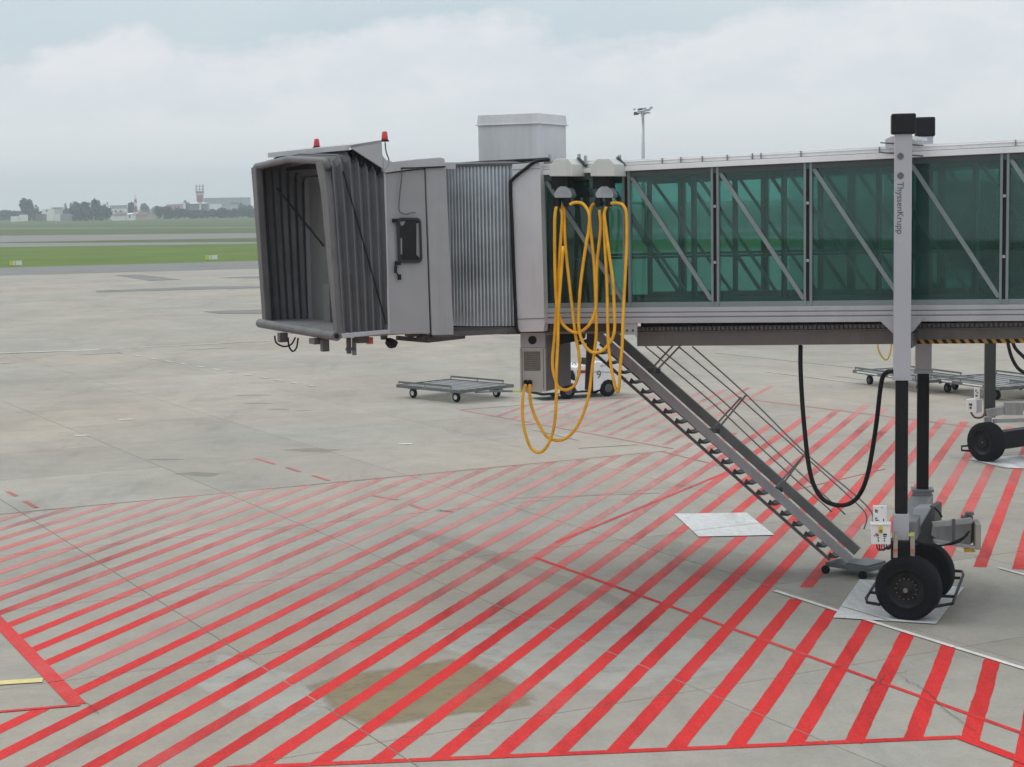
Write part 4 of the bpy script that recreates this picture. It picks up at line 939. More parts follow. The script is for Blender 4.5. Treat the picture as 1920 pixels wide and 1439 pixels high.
for y in (293.5,330):
    bm=nb(); c=cwal.at(1688.5,y); 
    for k in range(4):
        a=math.pi/4+k*math.pi/2; dx,dz=math.cos(a),math.sin(a)
    prism(bm,[c+cdir*.062,c+Vector((0,0,.07)),c-cdir*.062,c-Vector((0,0,.07))],fr_*.003); o=obj('emblem',bm,mat('emblem grey',(.16,.16,.17),.6),colN)
    bm=nb(); tube(bm,[c+fr_*.004+(cdir*math.cos(q)+Vector((0,0,1))*math.sin(q))*.052 for q in [i*math.pi/8 for i in range(16)]],.0045,4,closed=True); tube(bm,[c+fr_*.005+(cdir*math.cos(q)+Vector((0,0,1))*math.sin(q))*.026 for q in [i*math.pi/6 for i in range(12)]],.0045,4,closed=True); obj('emblem_ring',bm,inkgrey,colN)
bm=nb(); lathe(bm,cwal.at(1688.5,452),fr_,[(0,.045),(.003,.045)],16); obj('round_sticker',bm,mat('pale sticker',(.5,.5,.47),.5),colN)
# lift beam wings under the tunnel and roof brackets by the column
bm=nb(); wprism(bm,TW,[(1647,599),(1733,596),(1712,622),(1708,624),(1675,626),(1660,612)],-.12,-.09); J('column_bracket',bm,grey)
bm=nb(); wprism(bm,TW,[(1660,262),(1672,256),(1705,256),(1722,268),(1725,275),(1660,278)],-.10,-.05); J('column_bracket',bm,white)
bm=nb(); box(bm,(NC+FCc)/2+Vector((0,0,zz(NC,652)+.1)),(FCc-NC).normalized(),((FCc-NC).length-.4,.3,.25)); J('cross_head',bm,darkgrey)
bm=nb(); bar(bm,TW.at(1713,259,.5),TW.at(1735,262,.9),.08,.06); box(bm,TW.at(1722,266,-.06),u,(.16,.06,.04)); J('roof_lug',bm,white)
for y0,y1 in ((263,268),(283,286)):
    bm=nb(); tube(bm,[TW.at(1651,y1,-.1),TW.at(1731,y0+10,-.1)],.012,5); J('cable_clip',bm,darkgrey)
# ---- bogie
bog=empty('bogie',G(1705,1162)); bog.parent=bridge; bog.location=Vector(bog.location)-Vector(bridge.location); bog['label']='wheel bogie with twin black tyres'
gw=G(1697,1166); gr=G(1716,1141)
ax=Vector((.46,.888,0)).normalized()      # wheel axis
def wheel(c,ax_,r,w,par,nm='wheel',half=False):
    h=empty(nm,c) ; h.parent=par; h.location=Vector(c)-parent_loc(par)
    bm=nb(); pr=[(0,r*.62),(.015,r*.66),(.0,r*.78),(.012,r*.92),(.05,r*.985),(.09,r),(w-.09,r),(w-.05,r*.985),(w-.012,r*.92),(w,r*.78),(w-.015,r*.62)]
    lathe(bm,Vector(c)-ax_*w/2,ax_,pr,40,cap=False); obj('tyre',bm,rubber,h,True)
    return h,pr
def wheel2(c,ax_,r,w,par,studs=True):
    # tyre and rim as parts of the bogie (a sub-part level below it)
    bm=nb(); pr=[(0,r*.60),(.012,r*.66),(.0,r*.78),(.012,r*.92),(.05,r*.985),(.08,r),(w-.08,r),(w-.05,r*.985),(w-.012,r*.92),(w,r*.78),(w-.012,r*.60)]
    lathe(bm,Vector(c)-ax_*w/2,ax_,pr,44,cap=False); obj('tyre',bm,rubber,par,True)
    bm=nb(); lathe(bm,Vector(c)-ax_*w/2,ax_,[(.0,r*.62),(.05,r*.58),(.09,r*.50),(.10,r*.34),(.06,r*.30),(.05,r*.22),(.02,r*.16),(.02,r*.01)],44,cap=False)
    lathe(bm,Vector(c)+ax_*w/2,-ax_,[(.0,r*.62),(.05,r*.58),(.1,r*.3),(.1,r*.01)],44,cap=False); obj('rim',bm,mat('black rim',(.014,.014,.015),.5,var=.4,scale=8,dirt=(.07,.06,.05,.25),spec=.2),par)
    if studs:
        s=ax_.cross(Vector((0,0,1))).normalized(); t=Vector((0,0,1))
        bm=nb()
        for k in range(14):
            a=2*math.pi*k/14; p=Vector(c)-ax_*(w/2-.075)+(s*math.cos(a)+t*math.sin(a))*r*.325; lathe(bm,p,-ax_,[(0,.011),(.03,.009)],6)
        obj('wheel_nut',bm,mat('dull nut steel',(.30,.28,.25),.4,metal=.5),par)['kind']='stuff'
        bm=nb(); lathe(bm,Vector(c)-ax_*(w/2-.03)+s*.06*0+Vector((0,0,-.02)),-ax_,[(0,.05),(.04,.04)],10); obj('hub_cap',bm,mat('worn hub steel',(.22,.20,.17),.4,metal=.5),par)
rN=.575
wcN=Vector((gw.x,gw.y,rN))+ax*.22; wcR=Vector((gr.x,gr.y,rN))+ax*.5
wheel2(wcN,ax,rN,.42,bog); wheel2(wcR,ax,rN,.42,bog,False)
bm=nb(); bar(bm,wcN,wcR,.22,.22); obj('axle',bm,black,bog)
pn=proj(NC+Vector((0,0,2)))
# yoke above the near wheel with the column foot
fz=zz(NC,962); yz=1.28
bm=nb(); box(bm,Vector((NC.x,NC.y,(fz+yz)/2)),cdir,(.27,.30,fz-yz)); bevel(obj('column_foot',bm,mat('column paint',(.42,.42,.455)),bog),.01)
bm=nb(); box(bm,D(1693,1033,32.0),cdir,(.42,.36,.42)); bevel(obj('pivot_block',bm,black,bog),.03)
for x in (1679,1711): bm=nb(); box(bm,D(x,1022,31.75),cdir,(.075,.06,.45)); obj('pivot_plate',bm,mat('rusty pale paint',(.34,.31,.26),.6,var=.3,dirt=(.22,.09,.03,.8)),bog)
for x,y in ((1679,1032),(1710,1032)): bm=nb(); lathe(bm,D(x,y,31.7),(0,-1,0),[(0,.03),(.02,.03)],8); obj('orange_reflector',bm,orange,bog)
bm=nb(); box(bm,D(1709,1003,31.7),cdir,(.10,.03,.05)); obj('yellow_plate',bm,mat('lime yellow',(.45,.55,.10),.5),bog)
# transverse box beam between the columns with its slanted gusset
bf=zz(FCc,918)
bm=nb(); a=Vector((NC.x,NC.y,0)); b=FCc
bar(bm,Vector((a.x,a.y,zz(NC,1000)))+ax*.2,Vector((b.x,b.y,zz(NC,1000)+.05)),.42,.36); bevel(obj('cross_beam',bm,midgrey,bog),.02)
bm=nb(); box(bm,Vector((b.x,b.y,(bf+1.5)/2)),cdir,(.34,.36,bf-1.5)); box(bm,Vector((b.x,b.y,bf)),cdir,(.42,.42,.05)); bevel(obj('column_foot',bm,midgrey,bog),.01)
gq=[(1713,953),(1750,949),(1752,990),(1740,1020),(1706,1022),(1706,960)]
bm=nb(); prism(bm,[D(x,y,32.8) for x,y in [(1712,954),(1744,954),(1718,1000),(1708,1002)]],ax*.5); obj('gusset_plate',bm,mat('column paint',(.42,.42,.455)),bog)
bm=nb(); prism(bm,[D(x,y,32.9) for x,y in [(1745,948),(1753,950),(1752,1020),(1708,1030),(1708,1003),(1719,1001)]],ax*.5); obj('gusset_side',bm,darkgrey,bog)
# drive motor housing at right
mcab=mat('drive housing grey',(.30,.295,.29),.45,var=.15,scale=3,dirt=(.12,.11,.09,.6))
m0=D(1790,1000,32.6)
bm=nb(); prism(bm,[D(x,y,32.5) for x,y in ((1748,984),(1822,981),(1820,1022),(1760,1014),(1745,1004))],ax*.5); bevel(obj('drive_housing',bm,mcab,bog),.02)
bm=nb(); bar(bm,D(1748,984,32.3),D(1822,976,32.3),.10,.10); bar(bm,D(1750,1014,32.2),D(1828,1027,32.2),.12,.06); bevel(obj('drive_frame',bm,mcab,bog),.01)
bm=nb(); box(bm,D(1832,1003,32.4),cdir,(.10,.5,.46)); bevel(obj('end_plate',bm,mat('tan end plate',(.33,.30,.25),.6,dirt=(.2,.12,.06,.5)),bog),.01)
bm=nb(); box(bm,D(1788,994,32.25),cdir,(.05,.06,.40)); box(bm,D(1813,970,32.5),cdir,(.2,.2,.05)); lathe(bm,D(1818,965,32.5),(0,0,1),[(0,.09),(.04,.07)],12); obj('clamp_strap',bm,darkgrey,bog)
bm=nb(); prism(bm,[D(x,y,32.15) for x,y in ((1806,1029),(1822,1029),(1828,1036),(1808,1036))],ax*.06); obj('yellow_corner',bm,mat('hazard yellow',(.50,.25,.02)),bog)
for px,r in ((((1690,1005),(1720,1018),(1760,1024),(1800,1012),(1818,996)),.018),(((1712,1012),(1740,1022),(1790,1020),(1815,1003)),.015),(((1695,1018),(1706,1008),(1690,1005)),.02),(((1752,952),(1760,960),(1766,970)),.02)):
    bm=nb(); tube(bm,spline([D(x,y,31.95) for x,y in px],5),r,6); obj('bogie_cable',bm,black,bog,True)
# guard bars round the wheels
for px in (((1658,1090),(1641,1095),(1624,1122),(1626,1130),(1650,1134)),((1650,1113),(1632,1111))):
    bm=nb(); tube(bm,[G(x,y,.28) for x,y in px],.028,8); obj('guard_bar',bm,black,bog)
for px in (((1782,1070),(1804,1072),(1806,1078),(1786,1132),(1752,1138)),((1780,1084),(1800,1084)),((1762,1118),(1791,1119))):
    bm=nb(); tube(bm,[G(x,y,.30) for x,y in px],.028,8); obj('guard_bar',bm,black,bog)
# control boxes
cbw=Wall(tuple(D(1650,990,31.7)[:2]),tuple(cdir[:2]))
cbx=empty('control_box',cbw.at(1651,1000)); cbx.parent=bridge; cbx.location=Vector(cbx.location)-Vector(bridge.location); cbx['label']='white pendant control box with pictograms beside the near column'
bm=nb(); wprism(bm,cbw,[(1637,949.5),(1662.5,949.5),(1663,982),(1637.5,982)],0,.10); bevel(obj('sign_plate',bm,brightw,cbx),.005)
bm=nb(); wprism(bm,cbw,[(1632.5,984.5),(1670,984.5),(1669,1021),(1634,1021)],-.04,.16); wprism(bm,cbw,[(1631.5,982.5),(1671,982.5),(1670,985.5),(1632.5,985.5)],-.06,.18); bevel(obj('box_body',bm,brightw,cbx),.006)
bm=nb()
for x0,y0,x1,y1 in ((1641,955,1643,961),(1643,957,1646,959),(1653,951,1655,952.5),(1641,971,1645,973),(1642,975,1648,977),(1641,973,1642,976),(1656,973,1658,978),(1641,960,1646,961.5)): wprism(bm,cbw,[(x0,y0),(x1,y0),(x1,y1),(x0,y1)],-.004,-.001)
obj('pictogram',bm,ink,cbx)['kind']='stuff'
bm=nb()
for x0,y0,x1,y1 in ((1641,1001,1647,1003),(1642,1004,1648,1006),(1645,1008,1648,1010),(1638,1004,1640,1006),(1656,1001,1663,1004),(1656,1005,1662,1007),(1657,1009,1660,1011),(1646,1012,1648,1016),(1657,1013,1659,1016)): wprism(bm,cbw,[(x0,y0),(x1,y0),(x1,y1),(x0,y1)],-.045,-.042)
obj('pictogram',bm,ink,cbx)['kind']='stuff'
bm=nb(); wprism(bm,cbw,[(1647.5,987.5),(1655,987.5),(1655,1000),(1647.5,1000)],-.06,-.042); obj('yellow_label',bm,yelp,cbx)
bm=nb(); lathe(bm,cbw.at(1651.5,996,-.06),-cbw.n,[(0,.025),(.03,.022)],10); obj('key_switch',bm,mat('brass brown',(.2,.12,.03),.4),cbx)
for i in range(5):
    bm=nb(); x=1644+i*4.5; tube(bm,spline([cbw.at(x,1021,.05),cbw.at(x+1,1028+i%3*2,.05),cbw.at(x+8,1032-i,.05),cbw.at(1674,1018,.1),cbw.at(1680,1005,.15)],4),.011,5); obj('box_cable',bm,black if i!=2 else maroon,cbx)
# thick black cable loop from the beam to the column
bm=nb(); P=[(1501,648),(1501,690),(1504,750),(1509,810),(1516,870),(1526,910),(1545,938),(1573,948),(1598,942),(1616,920),(1628,885),(1638,830),(1645,780),(1650,735),(1655,708),(1664,698),(1676,697)]
w0=TW.sz(1501,648,.6); pts=[]
for i,(x,y) in enumerate(P):
    t=i/(len(P)-1); dep=TW.at(1501,648,.6).y*(1-t)+32.1*t; pts.append(D(x,y,dep))
tube(bm,spline(pts,5),.042,10); J('power_cable_loop',bm,black,smooth=True)
# ---- yellow hoses: each one a thing hanging from the hoists
def hose(px,o,label,grp='yellow cooling hoses hanging in loops'):
    pts=[]
    for i,(x,y) in enumerate(px):
        if y>700 and px is HEND: pass
        pts.append(TW.at(x,y,o+.03*math.sin(i*.9)))
    c=pts[0]; bm=nb(); tube(bm,spline(pts,5),.031,10)
    ob=obj('yellow_hose',bm,yellow,None,True); tag(ob,label,'hose',grp); return ob
HEND=None
HA=[(1124,394),(1126,428),(1119.5,496),(1118,560),(1115.5,585),(1105,609),(1088,622.5),(1073,622.5),(1056,609),(1047.5,589),(1043,560),(1040.5,500),(1040,430),(1041,401),(1044,387),(1048,382.5)]
HB=[(1048,382.5),(1055,388),(1058,402),(1059,440),(1062,480),(1069.5,548),(1077,612),(1081,640),(1085,660),(1086.5,693),(1079,720),(1065,731),(1052,729.5),(1044,720),(1037,695),(1036,670),(1039,640),(1042,600),(1046,540),(1050,470),(1054,410),(1052,392)]
HC=[(1068,385),(1074,381),(1082,380),(1092,382),(1100,391),(1105,404),(1104,430),(1098.5,462),(1089,530),(1085,592),(1086,620),(1091,638),(1100,653),(1113,661.5),(1129,658),(1140,647),(1149,633),(1152.5,615),(1152,590),(1149.5,530),(1142.7,480),(1136,428),(1133,402),(1137,388)]
HDd=[(1114,382),(1109,388),(1106,402),(1107,428),(1114,496),(1117,565),(1118,593),(1118,627),(1114.5,660),(1110,693),(1104.5,738),(1095.5,771),(1082,800),(1064.5,820),(1044.5,826.5),(1024.5,818),(1009,793),(998,767),(993.5,742),(993.5,721)]
HE=[(1056,462),(1051,530),(1047,590),(1046,640),(1044,680),(1043,716),(1043,749),(1040,793),(1033,822),(1022,842),(1009,849),(995.5,840),(985.5,815),(980,782),(980,749),(983,730),(986,721)]
HF=[(1133,400),(1136,390),(1143,383),(1150,381),(1160,381.5),(1168,385),(1173.5,396),(1175,415),(1175,462),(1171.6,530),(1168,599),(1166.5,649),(1162.5,693),(1161.5,720),(1159,734),(1156,733),(1152.5,722),(1146.7,693),(1141,649),(1139.5,604),(1138,530),(1134.5,462),(1132.5,402)]
hose(HA,-.44,'yellow hose whose shallow bottom bend crosses the bottom rail of the bridge'); hose(HB,-.34,'yellow hose making a rounded loop in front of the dark side of the cabinet'); hose(HC,-.50,'yellow hose whose loop dips just below the tunnel, in front of the stair top')
hose(HDd,-.40,'yellow hose with the wide low loop ending at the right socket of the cabinet'); hose(HE,-.56,'yellow hose with the lowest narrow loop, ending at the left socket of the cabinet'); hose(HF,-.46,'rightmost yellow hose, long and narrow, hanging down to the tractor')
# ================================================================== farther bridge (only its leg shows)
b2=empty('jet_bridge',G(1862,870),'farther boarding bridge, only its dark leg and big wheel showing at the right edge','jet bridge')
J2=lambda name,bm,m,smooth=False: obj(name,bm,m,b2,smooth)
g2=G(1860,868); ax2=Vector((-.8,-.6,0)).normalized(); dz2=g2.y+.3
bm=nb(); c2=Vector((g2.x-.1,g2.y+.25,.56)); r2=.56; w2_=.42; ax2=Vector((.80,.60,0)).normalized()
pr=[(0,r2*.6),(.0,r2*.78),(.012,r2*.92),(.05,r2*.985),(.08,r2),(w2_-.08,r2),(w2_-.05,r2*.985),(w2_,r2*.78),(w2_,r2*.6)]
lathe(bm,c2-ax2*w2_/2,ax2,pr,36,cap=False); J2('tyre',bm,rubber,True)
bm=nb(); lathe(bm,c2-ax2*w2_/2,ax2,[(.0,r2*.62),(.08,r2*.5),(.09,r2*.3),(.04,r2*.25),(.03,r2*.02)],36,cap=False); J2('rim',bm,MATS['black rim'])
bm=nb(); bar(bm,c2+ax2*.2,c2+ax2*2.2,.34,.5); J2('axle_beam',bm,black)
bm=nb(); tube(bm,[c2-Vector((.5,0,.1)),c2-Vector((.72,.1,.1)),c2-Vector((.72,.1,.22)),c2-Vector((.45,0,.25))],.03,6); J2('guard_bar',bm,black)
pc=D(1856,700,dz2+.6); pc=Vector((pc.x,pc.y,0))
bm=nb(); box(bm,pc+Vector((0,0,(D(1856,782,dz2+.6).z+5.6)/2)),cdir,(.30,.30,5.6-D(1856,782,dz2+.6).z)); J2('lifting_column',bm,mat('column green black',(.03,.034,.03),.5))
bm=nb(); box(bm,D(1852,793,dz2+.3),cdir,(.2,.3,.35)); bar(bm,D(1850,775,dz2+.4),D(1925,760,dz2+.4),.35,.22); bar(bm,D(1862,790,dz2+.2),D(1925,788,dz2+.2),.1,.1); box(bm,D(1900,766,dz2+.3),cdir,(.5,.3,.36)); J2('bogie_frame',bm,mat('drive housing grey',(.3,.3,.3)))
c2w=Wall(tuple(D(1830,750,dz2-.1)[:2]),tuple(cdir[:2]))
bm=nb(); wprism(bm,c2w,[(1827,728),(1837,728),(1837,750),(1827,750)],0,.1); wprism(bm,c2w,[(1813,750),(1831,748),(1831,773),(1813,773)],-.05,.1); J2('control_box',bm,brightw)
bm=nb(); wprism(bm,c2w,[(1830.5,752),(1841,750),(1841,773),(1830.5,775)],0,.15); J2('box_bracket',bm,grey)
bm=nb()
for x0,y0,x1,y1 in ((1829,731,1831,735),(1831,736,1834,738),(1829,741,1833,744),(1817,757,1823,761),(1818,763,1822,767)): wprism(bm,c2w,[(x0,y0),(x1,y0),(x1,y1),(x0,y1)],-.056,-.052)
J2('pictogram',bm,ink)['kind']='stuff'
bm=nb(); tube(bm,spline([c2w.at(1820,773,.05),c2w.at(1828,783,.05),c2w.at(1842,782,.1),c2w.at(1848,770,.2)],4),.03,6); J2('box_cable',bm,mat('rusty brown cable',(.12,.05,.03),.6))
for px in (((1889,640),(1896,668),(1908,690),(1925,702)),((1898,640),(1905,655),(1922,672))):
    bm=nb(); tube(bm,spline([D(x,y,dz2) for x,y in px],5),.05,8); J2('drooping_cable',bm,black,True)
# its tunnel, seen faintly through the green glass
u2=Vector((.90,-.43,0)).normalized(); t0=pc-u2*1.6; tn=Vector((-u2.y,u2.x,0))
def b2box(name,s0,s1,o0,o1,z0,z1,m):
    bm=nb(); hexa(bm,[t0+u2*s+tn*o+Vector((0,0,z)) for z in (z0,z1) for s,o in ((s0,o0),(s1,o0),(s1,o1),(s0,o1))]); J2(name,bm,m)
b2box('tunnel_floor',0,16,.3,3.2,5.1,5.4,grey); b2box('tunnel_roof',0,16,.3,3.2,7.9,8.1,white); b2box('underframe_beam',1,16,.8,2.8,4.75,5.1,darkgrey)
for i in range(9): b2box('post',i*2.0,i*2.0+.1,.3,.4,5.4,7.9,frameteal)
for i in range(8): b2box('glass_pane',i*2.0+.1,i*2.0+2.0,.34,.36,5.4,7.9,teal)
# a short yellow hose bend showing under the beam by the column
bm=nb(); tube(bm,spline([D(x,y,44) for x,y in ((1645,640),(1647,655),(1653,668),(1661,675),(1667,668),(1671,652),(1671,636))],5),.025,6)
tag(obj('yellow_hose',bm,mat('pale yellow hose',(.60,.42,.10),.5),None,True),'short pale yellow hose bend showing below the beam left of the white column','hose')
# ================================================================== baggage dollies and tractor
def dolly(A_,B_,D_,z,label,grp,bar_to=None,wheels=None,strip=False,plain=False):
    """flat baggage dolly from three deck corners seen in the photograph: A near-left, B near-right, D far-left"""
    a,b,d=G(*A_,z),G(*B_,z),G(*D_,z); eu=(b-a); Lx=eu.length; eu.normalize(); ev=Vector((-eu.y,eu.x,0)); Ly=abs((d-a).dot(ev)); 
    c=a+eu*Lx/2+ev*Ly/2; root=empty('baggage_dolly',(c.x,c.y,0),label,'baggage dolly',grp)
    q=lambda x,y,zz_:a+eu*x+ev*y+Vector((0,0,zz_-z))
    bm=nb()
    for p0,p1 in (((0,0),(Lx,0)),((0,Ly),(Lx,Ly)),((0,0),(0,Ly)),((Lx,0),(Lx,Ly))): bar(bm,q(*p0,z-.06),q(*p1,z-.06),.06,.12)
    dal=mat('dull dolly steel',(.15,.152,.15),.55,metal=.3,var=.3,scale=3,dirt=(.10,.09,.08,.5))
    obj('deck_frame',bm,dal,root)
    nr=7
    for i in range(nr):
        bm=nb(); y=Ly*(i+.5)/nr; hexa(bm,[q(.05,y-Ly/nr*.32,z-.06),q(Lx-.05,y-Ly/nr*.32,z-.06),q(Lx-.05,y+Ly/nr*.32,z-.06),q(.05,y+Ly/nr*.32,z-.06),q(.05,y-Ly/nr*.32,z-.03),q(Lx-.05,y-Ly/nr*.32,z-.03),q(Lx-.05,y+Ly/nr*.32,z-.03),q(.05,y+Ly/nr*.32,z-.03)]); obj('deck_plank',bm,mat('plank alloy',(.22,.223,.22),.5,metal=.3,var=.3),root)
    for y in (0.02,Ly-.02):
        bm=nb(); bar(bm,q(.1,y,z+.10),q(Lx*.86,y,z+.10),.02,.07)
        for x in (.1,Lx*.45,Lx*.85): bar(bm,q(x,y,z-.02),q(x,y,z+.12),.03,.03)
        obj('side_rail',bm,dal,root)
    if strip:
        for x0,x1 in ((.06,.36),(.50,.80)):
            bm=nb(); a_=q(Lx*x0,-.035,z-.05); b__=q(Lx*x1*.96,-.035,z-.05); bar(bm,a_,b__,.008,.05); obj('reflective_strip',bm,brightw,root)
    for (x,y) in ((.16,.12),(.84,.12),(.16,.88),(.84,.88)):
        p=q(Lx*x,Ly*y,.19); bm=nb(); lathe(bm,p-ev*.06,ev,[(0,.13),(.01,.175),(.03,.19),(.09,.19),(.11,.175),(.12,.13)],20); obj('wheel',bm,rubber,root)
        bm=nb(); lathe(bm,p-ev*.068,ev,[(0,.085),(.01,.10)],14); obj('hub',bm,brightw if not strip else darkgrey,root)
        bm=nb(); bar(bm,p+Vector((0,0,.0)),p+Vector((0,0,z-.3)),.05,.05); bar(bm,q(Lx*x-.25,Ly*y,z-.16),q(Lx*x+.25,Ly*y,z-.16),.05,.06); obj('axle_bracket',bm,darkgrey,root)
    if bar_to:
        e=G(*bar_to,.38); s=q(Lx,Ly*.55,z-.16); bm=nb(); bar(bm,s,e,.07,.07); bar(bm,q(Lx-.1,Ly*.3,z-.16),s+(e-s)*.5,.05,.05); bar(bm,q(Lx-.1,Ly*.8,z-.16),s+(e-s)*.5,.05,.05); obj('tow_bar',bm,dal,root)
        if not strip:
            bm=nb(); bar(bm,e-(e-s).normalized()*.3,e+(e-s).normalized()*.15,.09,.08); obj('tow_eye',bm,mat('lime yellow',(.6,.62,.2)),root)
    return root
dolly((744,721),(863,732),(849,711),.52,'flat grey baggage dolly hitched behind the white tractor',None,bar_to=(976,734))
GRP='flat baggage dollies standing at the right'
dolly((1600,694),(1738,713),(1660,686),.55,'leftmost flat dolly at the right, reaching out to the left of the white column',GRP,strip=True,bar_to=(1760,712))
dolly((1741,708),(1876,726),(1850,698),.55,'flat dolly standing behind and between the dark columns',GRP,strip=True,bar_to=(1900,722))
dolly((1890,718),(2030,738),(2000,706),.55,'flat dolly cut off by the right edge of the picture',GRP,strip=True)
# tractor
ta,tb=G(1066,749),G(1141,744); e1=(tb-ta).normalized(); e2=Vector((-e1.y,e1.x,0)); WB=(tb-ta).length
tug=empty('baggage_tractor',((ta+tb)/2)[:],'white baggage tractor with a grey number 9 on its rear body','baggage tractor')
T=lambda x,y,z: ta+e1*x+e2*y+Vector((0,0,z))
Wd=1.35
def tprism(name,prof,y0,y1,m,bv=.02):
    bm=nb(); prism(bm,[T(x,y0,z) for x,z in prof],e2*(y1-y0)); o=obj(name,bm,m,tug)
    if bv: bevel(o,bv,3)
    return o
ppm=CF/((ta.y+tb.y)/2)
def tx(px): return (px-1066)/(1141-1066)*WB
def tz(px,py):
    x=tx(px); p=T(x,0,0); y0=proj(p)[1]; return (y0-py)/ppm
rear=[(1112,737),(1114,682),(1120,677.5),(1160,680),(1172,686),(1173,716),(1160,720)]
R_=[(tx(x),max(.22,tz(x,y))) for x,y in rear]
arch=[(WB+.36*math.cos(a),.30+.36*math.sin(a)) for a in [R(d) for d in (0,30,60,90,120,150,180)]]
body=[(tx(1113),.24),(tx(1113),tz(1114,682)),(tx(1119),tz(1120,677.5)),(tx(1158),tz(1160,681)),(tx(1174),tz(1172,688)),(tx(1175),.45)]+arch
tprism('rear_body',body,0,Wd,tugw)
bm=nb(); bar(bm,T(tx(1114),-.012,tz(1130,696)),T(tx(1173),-.012,tz(1170,698)),.01,.018); obj('panel_seam',bm,midgrey,tug)
bm=nb(); box(bm,T(tx(1130),-.012,tz(1130,685.5)),e1,(.18,.02,.025)); obj('latch',bm,midgrey,tug)
tprism('seat_box',[(tx(1083),.24),(tx(1081),tz(1081,690)),(tx(1085),tz(1085,686)),(tx(1103),tz(1103,684)),(tx(1108),.24)],0.02,Wd-.02,tugw)
tprism('red_band',[(tx(1083),tz(1083,700)),(tx(1083),tz(1083,694.5)),(tx(1105),tz(1104,694)),(tx(1105),tz(1104,699.5))],-.006,.02,maroon,0)
tprism('step_well',[(tx(1076),.22),(tx(1076),.30),(tx(1113),.30),(tx(1113),.22)],.0,Wd,black)
farch=[(.36*math.cos(a),.30+.36*math.sin(a)) for a in [R(d) for d in (0,45,90,135,180)]]
tprism('front_fender',[(tx(1088),.26),(tx(1086),.62),(tx(1072),.74),(tx(1050),.72),(tx(1038),.62),(tx(1026),.50),(tx(1018),.36),(tx(1020),.24),(-.36,.24)]+farch[::-1],.0,Wd,tugw)
tprism('front_bumper',[(tx(1017),.20),(tx(1017),.30),(tx(1046),.30),(tx(1046),.20)],-.02,Wd+.02,black)
tprism('dashboard',[(tx(1072),.70),(tx(1070),tz(1072,697)),(tx(1078),tz(1078,695)),(tx(1086),.70)],.15,Wd-.15,black)
tprism('seat',[(tx(1096),.85),(tx(1094),.95),(tx(1104),.95),(tx(1106),tz(1106,672)),(tx(1111),tz(1111,672)),(tx(1111),.85)],.2,.7,black)
bm=nb(); s=T(tx(1086),.45,tz(1086,688)); tube(bm,[s+(e2*math.cos(q)+(e1*.35+Vector((0,0,1))).normalized()*math.sin(q)*.7)*.19 for q in [i*math.pi/8 for i in range(16)]],.015,5,closed=True); bar(bm,T(tx(1080),.45,.9),s,.03,.03); obj('steering_wheel',bm,black,tug)
for x,rr_ in ((0,.30),(WB,.33)):
    for y in (-.02,Wd-.2):
        p=T(x,y,rr_); bm=nb(); lathe(bm,p,e2,[(0,rr_*.6),(.01,rr_*.9),(.05,rr_),(.18,rr_),(.22,rr_*.9),(.22,rr_*.5)],26); obj('wheel',bm,rubber,tug)
        bm=nb(); lathe(bm,p-e2*.012,e2,[(0,rr_*.35),(.01,rr_*.5)],16); obj('hub',bm,darkgrey,tug)
textmesh('number','9',.42,inkgrey,tug,T(tx(1118.5),-.014,tz(1120,709)),e1,(0,0,1))
bm=nb(); box(bm,T(tx(1172),-.01,.62),e1,(.10,.04,.16)); obj('tail_light',bm,redlens,tug)
bm=nb(); box(bm,T(tx(1026),-.01,.46),e1,(.16,.03,.10)); obj('headlight',bm,galv,tug)
# taxiway signs
for i,(x,y,lab) in enumerate(((18,498.5,'yellow and white taxiway sign at the far left in the grass'),(385,488,'yellow and white taxiway sign in the grass left of the canopy'))):
    p=G(x,y); sg=empty('taxiway_sign',p,lab,'sign','low taxiway signs on the grass'); sc_=CF/p.y; wd=7/sc_; dw=Vector((1,.15,0)).normalized(); h=8/sc_
    bm=nb(); box(bm,p+dw*(wd*.5)+Vector((0,0,h*.6)),dw,(wd,.2,h)); obj('yellow_panel',bm,mat('sign yellow',(.55,.60,.06),.5),sg)
    bm=nb(); box(bm,p+dw*(wd*1.25)+Vector((0,0,h*.6)),dw,(wd*.4,.2,h)); box(bm,p+dw*(wd*2.45)+Vector((0,0,h*.6)),dw,(wd*1.55,.2,h)); obj('white_panel',bm,brightw,sg)
    for t in (.4,2.4): bm=nb(); box(bm,p+dw*(wd*t)+Vector((0,0,h*.05)),dw,(.08,.08,h*.25)); obj('leg',bm,darkgrey,sg)
# light mast
mp_=D(1206,300,330); mast=empty('light_mast',(mp_.x,mp_.y,0),'tall floodlight mast rising behind the tunnel roof','light mast')
ztop=D(1206,212,330).z; bm=nb(); tube(bm,[Vector((mp_.x,mp_.y,-.1)),Vector((mp_.x,mp_.y,ztop))],.42,10,r2=.26); obj('pole',bm,galv,mast,True)
sc_=330/CF
bm=nb(); tube(bm,[Vector((mp_.x+math.cos(q)*13*sc_,mp_.y+math.sin(q)*1.2,ztop-.0)) for q in [i*math.pi/6 for i in range(12)]],.12,6,closed=True); bar(bm,D(1191,212,330),D(1220,206,330),.2,.25); obj('head_ring',bm,galv,mast)
for x,y,w,h in ((1193,213,9,6),(1200,205.5,8,4),(1206,214,8,5),(1213,207,9,4),(1221,202.5,5,4),(1189.5,205.5,4,2.5),(1208,204,7,3)):
    bm=nb(); box(bm,D(x,y,330+random.uniform(-1,1)),(1,.1,.15),(w*sc_,.5,h*sc_)); obj('floodlight',bm,galv if x not in (1193,1200) else darkgrey,mast)
bm=nb(); bar(bm,D(1214,208,330),D(1222,201,330),.2,.2); obj('lamp_arm',bm,galv,mast)
